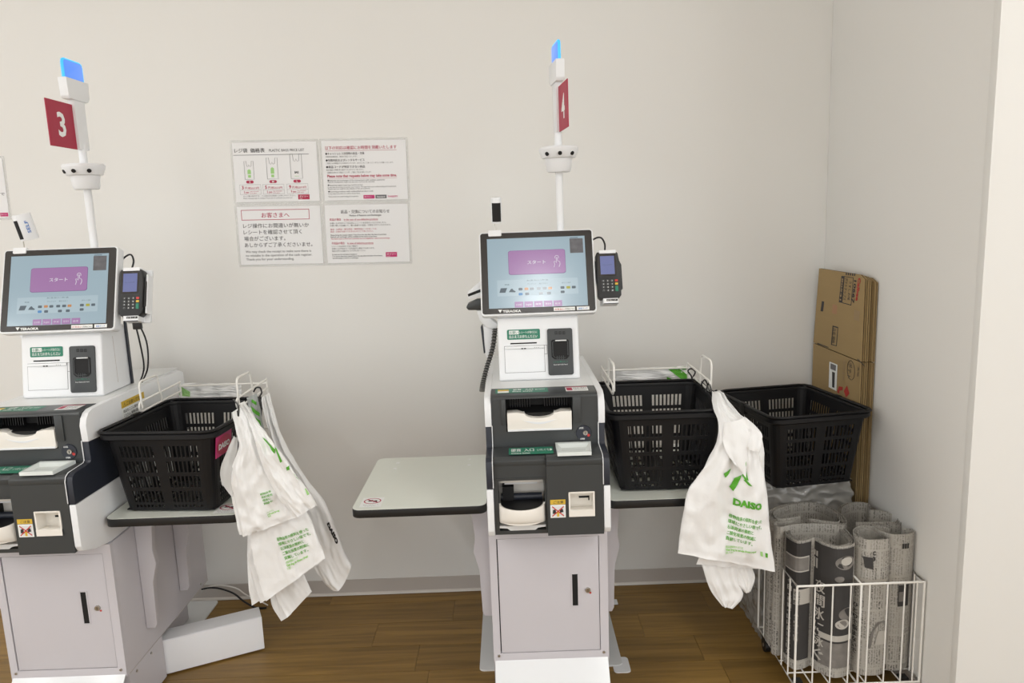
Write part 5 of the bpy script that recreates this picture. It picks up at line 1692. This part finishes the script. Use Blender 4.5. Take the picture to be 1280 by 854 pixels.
def wire(pts, r=0.0022, name='wire', closed=False):
    return MB().tube(pts, r, 8, closed=closed).build(name, M_WIRE, T, smooth=60)


for z in (RZ0, RZ1):
    wire([(RX0, RY0, z), (RX1, RY0, z), (RX1, RY1, z), (RX0, RY1, z)], 0.0034, 'frame_ring', True)
for x, y in ((RX0, RY0), (RX1, RY0), (RX1, RY1), (RX0, RY1)):
    wire([(x, y, RZ0), (x, y, RZ1)], 0.0034, 'corner_post')
xm = 0.945
wire([(xm, RY0, RZ0), (xm, RY0, RZ1), (xm, RY1, RZ1), (xm, RY1, RZ0)], 0.0032, 'divider', True)
for x in (0.816, 0.866, 0.916, 0.968, 1.018, 1.066, 1.1):
    wire([(x, RY0, RZ0), (x, RY0, RZ1)])
    wire([(x, RY1, RZ0), (x, RY1, RZ1)])
for k in range(1, 6):
    y = RY0 + (RY1 - RY0) * k / 6
    wire([(RX0, y, RZ0), (RX0, y, RZ1)])
    wire([(RX1, y, RZ0), (RX1, y, RZ1)])
    wire([(xm, y, RZ0), (xm, y, RZ1)])
for k in range(1, 7):
    x = RX0 + (RX1 - RX0) * k / 7
    wire([(x, RY0, RZ0), (x, RY1, RZ0)], name='floor_wire')
for k in range(1, 5):
    y = RY0 + (RY1 - RY0) * k / 5
    wire([(RX0, y, RZ0), (RX1, y, RZ0)], name='floor_wire')
for x, y in ((RX0 + 0.02, RY0 + 0.03), (RX1 - 0.03, RY0 + 0.03), (RX1 - 0.03, RY1 - 0.03), (RX0 + 0.015, RY1 - 0.035)):
    cst = MB().cyl((x - 0.009, y, 0.022), (x + 0.009, y, 0.022), 0.022, n=20).build('castor', M_BLACK, T, bevel=0.002)
    MB().box(x - 0.012, x + 0.012, y - 0.012, y + 0.012, 0.044, 0.0605).build('castor_fork', M_BLACK, cst)
    MB().cyl((x - 0.011, y, 0.022), (x + 0.011, y, 0.022), 0.006, n=12).build('castor_hub', M_METAL, cst)

# ------------------------------------------------------------------ newspapers standing in the rack
ZT, ZB = 0.480, 0.068


class Paper:
    def __init__(self, tops, z1=ZT, closed=False, n=8, lean=(0, 0)):
        self.path = [Vector((p.x, p.y, 0)) for p in smooth_path([at(x, y, Z=z1) for x, y in tops], n, closed)]
        if closed:
            self.path.append(self.path[0].copy())
        self.z1, self.lean = z1, lean
        self.s = [0.0]
        for a, b_ in zip(self.path, self.path[1:]):
            self.s.append(self.s[-1] + (b_ - a).length)

    def pos(self, s, z, d=0.0):
        """point at arc length s, height z, d out of the page (towards the reader)"""
        s = min(max(s, 0), self.s[-1] - 1e-6)
        i = 0
        while self.s[i + 1] < s:
            i += 1
        t = (s - self.s[i]) / max(1e-9, self.s[i + 1] - self.s[i])
        p = self.path[i].lerp(self.path[i + 1], t)
        tg = (self.path[i + 1] - self.path[i]).normalized()
        nrm = Vector((tg.y, -tg.x, 0))
        k = (self.z1 - z) / (self.z1 - ZB)
        return Vector((p.x + self.lean[0] * k, p.y + self.lean[1] * k, z)) + nrm * d

    def sheet(self, name, T, m, off=0.0, dz=0.0, s0=0.0, s1=None, z0=ZB, thick=0.0014):
        s1 = self.s[-1] if s1 is None else s1
        n = max(8, int((s1 - s0) / 0.006))
        zz = [z0, z0 + 0.13, z0 + 0.27, self.z1 + dz]
        b = MB()
        rows_o, rows_i = [], []
        for z in zz:
            wob = 0.0012 * math.sin(z * 40)
            rows_o.append([self.pos(s0 + (s1 - s0) * k / n, z, off + wob) for k in range(n + 1)])
            rows_i.append([self.pos(s0 + (s1 - s0) * k / n, z, off + wob - thick) for k in range(n + 1)])
        b.grid(rows_o)
        b.grid([r_[::-1] for r_ in rows_i])
        C, o2, R_ = n + 1, 4 * (n + 1), 3
        for k in range(n):
            b.f.append([R_ * C + k, R_ * C + k + 1, o2 + R_ * C + n - k - 1, o2 + R_ * C + n - k])
            b.f.append([k + 1, k, o2 + n - k, o2 + n - k - 1])
            b.mi += [0, 0]
        o = b.build(name, m, T, smooth=50, recalc=False)
        uv = o.data.uv_layers.new(name='UVMap')
        for lp in o.data.loops:
            vi = lp.vertex_index
            row, cc = divmod(vi % (4 * C), C)
            if vi >= 4 * C:
                cc = n - cc
            uv.data[lp.index].uv = (s0 + (s1 - s0) * cc / n + off * 7, zz[row])
        return o

    def sof(self, px, py):
        c = at(px, py, Z=self.z1)
        return min(zip(self.path, self.s), key=lambda q_: (q_[0].x - c.x) ** 2 + (q_[0].y - c.y) ** 2)[1]

    def fn(self, off=0.0016):
        return lambda s, z, d: self.pos(s, z, off + d + 0.0012)

    def patch(self, b, s0, s1, z0, z1, mi, d=0.0):
        n = max(3, int((s1 - s0) / 0.006))
        f = self.fn()
        b.grid([[f(s0 + (s1 - s0) * k / n, z0 + (z1 - z0) * i / 4, d) for k in range(n + 1)] for i in range(5)], mi)


def paper(tops, label, layers, **k):  # k: z1 is the top height
    pp = Paper(tops, **k)
    p0 = pp.pos(pp.s[-1] / 2, ZB)
    T = thing('newspaper', p0, label, 'newspaper', 'newspapers standing in the rack')
    pp.sheet('outer_page', T, M_NEWS)
    for i in range(layers):
        a = pp.s[-1] * (0.015 + 0.02 * i + 0.02 * random.random())
        pp.sheet('inner_page', T, M_NEWS, off=-0.0035 * (i + 1) - 0.001 * random.random(), dz=-0.003 - 0.003 * random.random(), s0=a, s1=pp.s[-1] - a * (0.6 + random.random() * 0.8))
    return pp, T


def vtext(b, fn, body, s, z, h, mi, bold=0.06, wx=1.0, d=0.0):
    for k, ch in enumerate(body):
        if ch == ' ':
            continue
        put(b, ch, fn, s, z - (k + 1) * h * 1.04, h, w=h * wx * (0.9 if ord(ch) > 0x3000 else 0.5), align='c', mi=mi, bold=bold, d=d)


# front left: double roll with a dark advert
pp, T = paper([(1003, 655), (985, 657), (981, 662), (984, 669), (997, 676.5), (1010, 675), (1018, 672.5), (1028, 678), (1046, 683.5), (1062, 682), (1069, 677), (1063, 667), (1052, 657)],
              'newspaper with a dark advert bent into two lobes at the front left of the rack', 4, z1=0.468)
S = pp.s[-1]
b = MB()
f = pp.fn()
sa, sb, sc_, sd = pp.sof(984, 669), pp.sof(1014, 674), pp.sof(1019, 673), pp.sof(1067, 680)
pp.patch(b, sa, sb, 0.10, 0.462, 0)
pp.patch(b, sc_, sd, 0.10, 0.462, 0)
pp.patch(b, sa + 0.004, sb - 0.008, 0.375, 0.422, 1, 0.0012)
pp.patch(b, sa + 0.006, sb - 0.010, 0.379, 0.418, 2, 0.0018)
for k in range(4):
    pp.patch(b, sc_ + 0.001 + 0.0055 * (k % 2) * 2, sc_ + 0.008 + 0.0055 * (k % 2) * 2, 0.385 + 0.018 * (k // 2) * 2, 0.415 + 0.018 * (k // 2) * 1.2, 3, 0.0012)
# round portrait and dish shapes stand as grey plates
for c_s, c_z, r_, m_ in ((sd - 0.03, 0.42, 0.028, 2), (sd - 0.028, 0.425, 0.017, 1), (sd - 0.046, 0.372, 0.012, 2), (sd - 0.02, 0.265, 0.026, 2), (sd - 0.034, 0.235, 0.02, 1), (sd - 0.034, 0.235, 0.014, 2)):
    pts = [(c_s + r_ * math.cos(2 * math.pi * k / 20), c_z + r_ * 0.75 * math.sin(2 * math.pi * k / 20)) for k in range(20)]
    flat(b, pts, f, 0.0014 + 0.0006 * (m_ == 1), m_)
pp.patch(b, sc_ + 0.03, sd - 0.002, 0.182, 0.200, 1, 0.0014)
pp.patch(b, sc_ + 0.03, sd - 0.002, 0.10, 0.176, 2, 0.0014)
vtext(b, f, '夜間氷に泳ぐ', sc_ + 0.030, 0.362, 0.040, 1, d=0.0022, wx=0.85)
vtext(b, f, '今日、横綱イレに起きました？', sa + 0.026, 0.350, 0.0178, 1, d=0.0022)
vtext(b, f, 'ハートのそうじ術', sa + 0.047, 0.25, 0.0105, 1, d=0.0022, bold=0.03)
pp.patch(b, sa + 0.039, sb - 0.002, 0.275, 0.322, 1, 0.0012)
vtext(b, f, '在宅医', sa + 0.047, 0.320, 0.0135, 0, d=0.0022)
b.build('print', [M_NEWSDARK, M_NEWSLT, M_NEWSMID, M_NEWSLT], T, recalc=False)

pp, T = paper([(1105.5, 670), (1100, 664), (1090, 658), (1077, 657), (1067.5, 661), (1067, 666), (1071, 670), (1083, 674.5), (1099, 675), (1110, 673.5), (1113, 671)],
              'newspaper rolled into a tube, front right of the rack beside the divider', 3, z1=0.482)
S = pp.s[-1]
b = MB()
f = pp.fn()
vtext(b, f, 'C3', S * 0.80, 0.455, 0.016, 0, d=0.001)
flat(b, [(S * 0.73, 0.40), (S * 0.80, 0.395), (S * 0.79, 0.43), (S * 0.71, 0.432)], f, 0.0012, 0)
flat(b, [(S * 0.78, 0.155), (S * 0.98, 0.15), (S * 0.985, 0.205), (S * 0.96, 0.235), (S * 0.86, 0.235), (S * 0.80, 0.20)], f, 0.0012, 1)
flat(b, [(S * 0.84, 0.165), (S * 0.96, 0.162), (S * 0.95, 0.205), (S * 0.87, 0.208)], f, 0.0018, 2)
pp.patch(b, S * 0.70, S * 0.995, 0.352, 0.354, 1, 0.001)
vtext(b, f, 'ひとりで悩まないで', S * 0.66, 0.29, 0.017, 0, d=0.001)
b.build('print', [M_NEWSDARK, M_NEWSMID, M_NEWSLT], T, recalc=False)

pp, T = paper([(1112, 661), (1103, 658.5), (1093, 657.5), (1100, 663), (1114, 667.8), (1128, 668.5), (1138, 667), (1143, 664), (1140, 661.5), (1128, 660)],
              'slim folded newspaper at the front right corner of the rack by the wall', 3, z1=0.486)
S = pp.s[-1]
b = MB()
f = pp.fn()
for k in range(3):
    pp.patch(b, S * 0.60 + 0.007 * k, S * 0.60 + 0.0055 + 0.007 * k, 0.445, 0.46, 0, 0.001)
pp.patch(b, S * 0.58, S * 0.72, 0.27, 0.335, 0, 0.001)
pp.patch(b, S * 0.59, S * 0.66, 0.285, 0.315, 1, 0.0016)
b.build('print', [M_NEWSDARK, M_NEWSMID], T, recalc=False)

paper([(1000, 645), (985, 648), (972, 648), (967, 643), (969, 638), (981, 633), (998, 629), (1019, 629), (1037, 636), (1048, 645), (1048, 652), (1030, 651), (1012, 648)],
      'thick newspaper curled into an oval at the back left of the rack', 5)
paper([(970, 652), (967.5, 656), (975, 659), (990, 656), (1010, 654.5), (1030, 655), (1046, 656)],
      'flat folded newspaper squeezed between the front and back left newspapers', 2)
paper([(1052.5, 652), (1052, 637), (1059, 630.5), (1073, 628), (1084, 630), (1087, 637), (1100, 638.5), (1115, 642.5), (1122, 648), (1117, 652.5), (1095, 652.5), (1070, 653)],
      'newspaper curled open at the back right of the rack against the wall', 3)

# ------------------------------------------------------------------ plastic-wrapped packs carrying the right-hand basket
def crumple(x0, x1, y0, y1, z0, z1, amp, seed, n=44):
    bm = bmesh.new()
    bmesh.ops.create_cube(bm, size=1.0)
    bmesh.ops.subdivide_edges(bm, edges=bm.edges, cuts=n, use_grid_fill=True)
    b = MB()
    for v in bm.verts:
        c = v.co
        p = Vector((x0 + (c.x + 0.5) * (x1 - x0), y0 + (c.y + 0.5) * (y1 - y0), z0 + (c.z + 0.5) * (z1 - z0)))
        d = Vector((c.x, c.y, c.z)).normalized()
        k = noise.noise(p * 9 + Vector((seed, 0, 0))) + 0.9 * (1 - 4 * abs(noise.noise(p * 16 + Vector((0, seed, 0))))) + 0.5 * (1 - 4 * abs(noise.noise(p * 34 + Vector((0, 0, seed)))))
        if abs(c.z) > 0.499:
            d = Vector((d.x, d.y, 0))
        else:
            d.z = 0
        b.v.append(p + d * k * amp)
    bm.verts.index_update()
    for f_ in bm.faces:
        b.f.append([v.index for v in f_.verts])
        b.mi.append(0)
    bm.free()
    return b


T = thing('plastic_pack_stack', (0.93, 2.43, 0), 'stack of wrinkled clear plastic packs under the right-hand basket', 'plastic packs')
zs = [0.0, 0.135, 0.27, 0.405, 0.546]
for k in range(4):
    crumple(0.785, 1.07, 2.245, 2.61, zs[k] + 0.001, zs[k + 1] - 0.001, 0.0075, 3.3 * k).build('wrapped_pack', M_PACK, T, smooth=80)

# ------------------------------------------------------------------ flattened cardboard boxes against the right wall
CARD_TOP = 1.19


def card(name_label, x0, x1, y0, y1, z1, cut, wave):
    """a flattened carton: three plies (liner, flute, liner) with a folded flap line"""
    T = thing('flattened_carton', ((x0 + x1) / 2, (y0 + y1) / 2, 0), name_label, 'cardboard', 'flattened cardboard boxes')
    lo = [(y0 + cut, 0.0), (y1, 0.0), (y1, 0.918), (y0, 0.918), (y0, 0.02)]
    hi = [(y0, 0.921), (y1, 0.921), (y1 - 0.03, z1), (y0 + 0.03, z1 + 0.0), (y0, z1 - 0.012)]
    t = x1 - x0
    for nm, pl in (('lower_panel', lo), ('upper_panel', hi)):
        o = MB().prism(pl, 'x', x0, x0 + t * 0.28).prism(pl, 'x', x1 - t * 0.28, x1).build(nm, M_CARD, T)
        inner = [(y + (0.003 if y < (y0 + y1) / 2 else -0.003), z) for y, z in pl]
        MB().prism(inner, 'x', x0 + t * 0.28, x1 - t * 0.28).build('flute', M_CARDEDGE, o)
    return T


cx1 = WX - 0.001
C1_ = card('front flattened brown carton with printed panels leaning in the corner', 1.088, 1.096, 2.262, 2.628, CARD_TOP, 0.0, 0)
card('second flattened brown carton behind the printed one in the corner', 1.0985, 1.1055, 2.256, 2.622, 1.186, 0.004, 0)
card('third flattened brown carton in the corner stack', 1.108, 1.115, 2.262, 2.62, 1.183, 0.0, 0)
card('rearmost flattened brown carton touching the right wall', 1.117, 1.1235, 2.25, 2.615, 1.18, 0.01, 0)
PX_ = 1.088
cf = lambda y, z, d: (PX_ - 0.0006 - d, 2.628 - y, z)          # y runs from the corner towards the viewer


def cm(px, py):
    p = at(px, py, X=PX_)
    return 2.628 - p.y, p.z


b = MB()


def quad(mi, *pts, d=0.0):
    flat(b, [cm(*p) for p in pts], cf, d, mi)


def box_text(s, tl, tr, bl, mi, bold=0.02):
    """text whose line runs from tl to tr (measured), height towards bl"""
    a, c, e = [Vector(cm(*p)) for p in (tl, tr, bl)]
    g = lambda x, y, d: cf(*(a + (c - a) * x + (e - a) * (1 - y)), d)
    put(b, s, g, 0.0, 0.06, 1.0, w=1.0, mi=mi, bold=bold, d=0.0005)


quad(0, (1052, 345), (1056, 345.3), (1053, 378.8), (1048.7, 377.8))
box_text('80541', (1055.3, 348), (1052.4, 376), (1052.6, 347.5), 4, 0.03)
for q_ in (((1056, 345.3), (1067, 347), (1067, 347.8), (1056, 346)), ((1053, 378), (1064, 381), (1064, 382), (1053, 379)), ((1066.5, 347), (1067.2, 347), (1064.3, 382), (1063.6, 382))):
    quad(0, *q_)
box_text('ポテトチップス', (1061, 348), (1058, 376), (1057, 347), 0)
box_text('うすしお味', (1065.5, 352), (1063, 376), (1062, 351), 0)
box_text('10667', (1072, 351), (1068.5, 380), (1068, 350), 0, 0.03)
box_text('Calbee', (1077.5, 348), (1074, 377), (1073, 347), 2, 0.04)
quad(0, (1027.5, 376.5), (1030.5, 377), (1029, 389.5), (1025.8, 389))
quad(3, (1041, 380), (1047, 382), (1046, 393), (1040, 391.5))
quad(4, (1068, 387), (1075, 389.5), (1074, 402), (1067, 399.5))
quad(0, (1041, 407), (1048, 409), (1048, 410.5), (1041, 408.5))
for q_ in (((1041, 407), (1042, 407.3), (1040, 431), (1039, 430.5)), ((1047.3, 409), (1048, 409), (1046, 433), (1045.2, 432.8)), ((1039, 430), (1046, 432), (1046, 433), (1039, 431))):
    quad(0, *q_)
box_text('品名 規格', (1046, 411), (1044, 430), (1042, 410), 0, 0)
quad(0, (1022, 428.5), (1036, 434), (1036, 435), (1022, 430), d=0.0003)
quad(0, (1072, 448), (1081, 457), (1081, 458.3), (1072, 449.5), d=0.0003)
quad(1, (1037, 452), (1047, 456), (1045.8, 489), (1036, 484))
quad(5, (1038.5, 454), (1045.5, 457), (1045, 464), (1038.3, 461), d=0.0004)
quad(0, (1040.5, 464.5), (1044, 466), (1043.3, 485), (1040.5, 484), d=0.0004)
for r_, (x0, y0, x1, y1) in enumerate(((1059, 451, 1069, 474),)):
    pts = [(1064 + 4.6 * math.cos(2 * math.pi * k / 20), 463 + 12 * math.sin(2 * math.pi * k / 20) + 0.35 * 4.6 * math.cos(2 * math.pi * k / 20)) for k in range(21)]
    b.tube([cf(*cm(*p), 0.0003) for p in pts], 0.0008, 4, mi=0)
box_text('ポテト', (1066.5, 454), (1064, 474), (1061.5, 453), 0)
box_text('取扱注意', (1058, 451), (1056, 476), (1055, 450), 4)
box_text('天地', (1075, 459), (1074, 471), (1072.5, 458.5), 0)
quad(2, (1047, 489), (1049, 483), (1054, 484), (1053, 488), d=0.0003)
quad(2, (1047, 489), (1049.5, 488.5), (1049.5, 492), (1047, 491), d=0.0003)
quad(2, (1055, 489), (1059, 482), (1062, 492), (1058, 497), d=0.0003)
for k in range(5):
    quad(0, (1057.5 + 2.6 * k, 340.6 + 0.3 * k), (1059 + 2.6 * k, 340.8 + 0.3 * k), (1058.8 + 2.6 * k, 344 + 0.3 * k), (1057.3 + 2.6 * k, 343.8 + 0.3 * k))
b.build('print', [M_INK, M_STWHITE, mat('red_carton_ink', (176, 52, 44), 0.7), mat('brown_tape', (160, 116, 78), 0.5), mat('faded_tape', (152, 128, 92), 0.6), M_GREYINK], C1_, recalc=False)
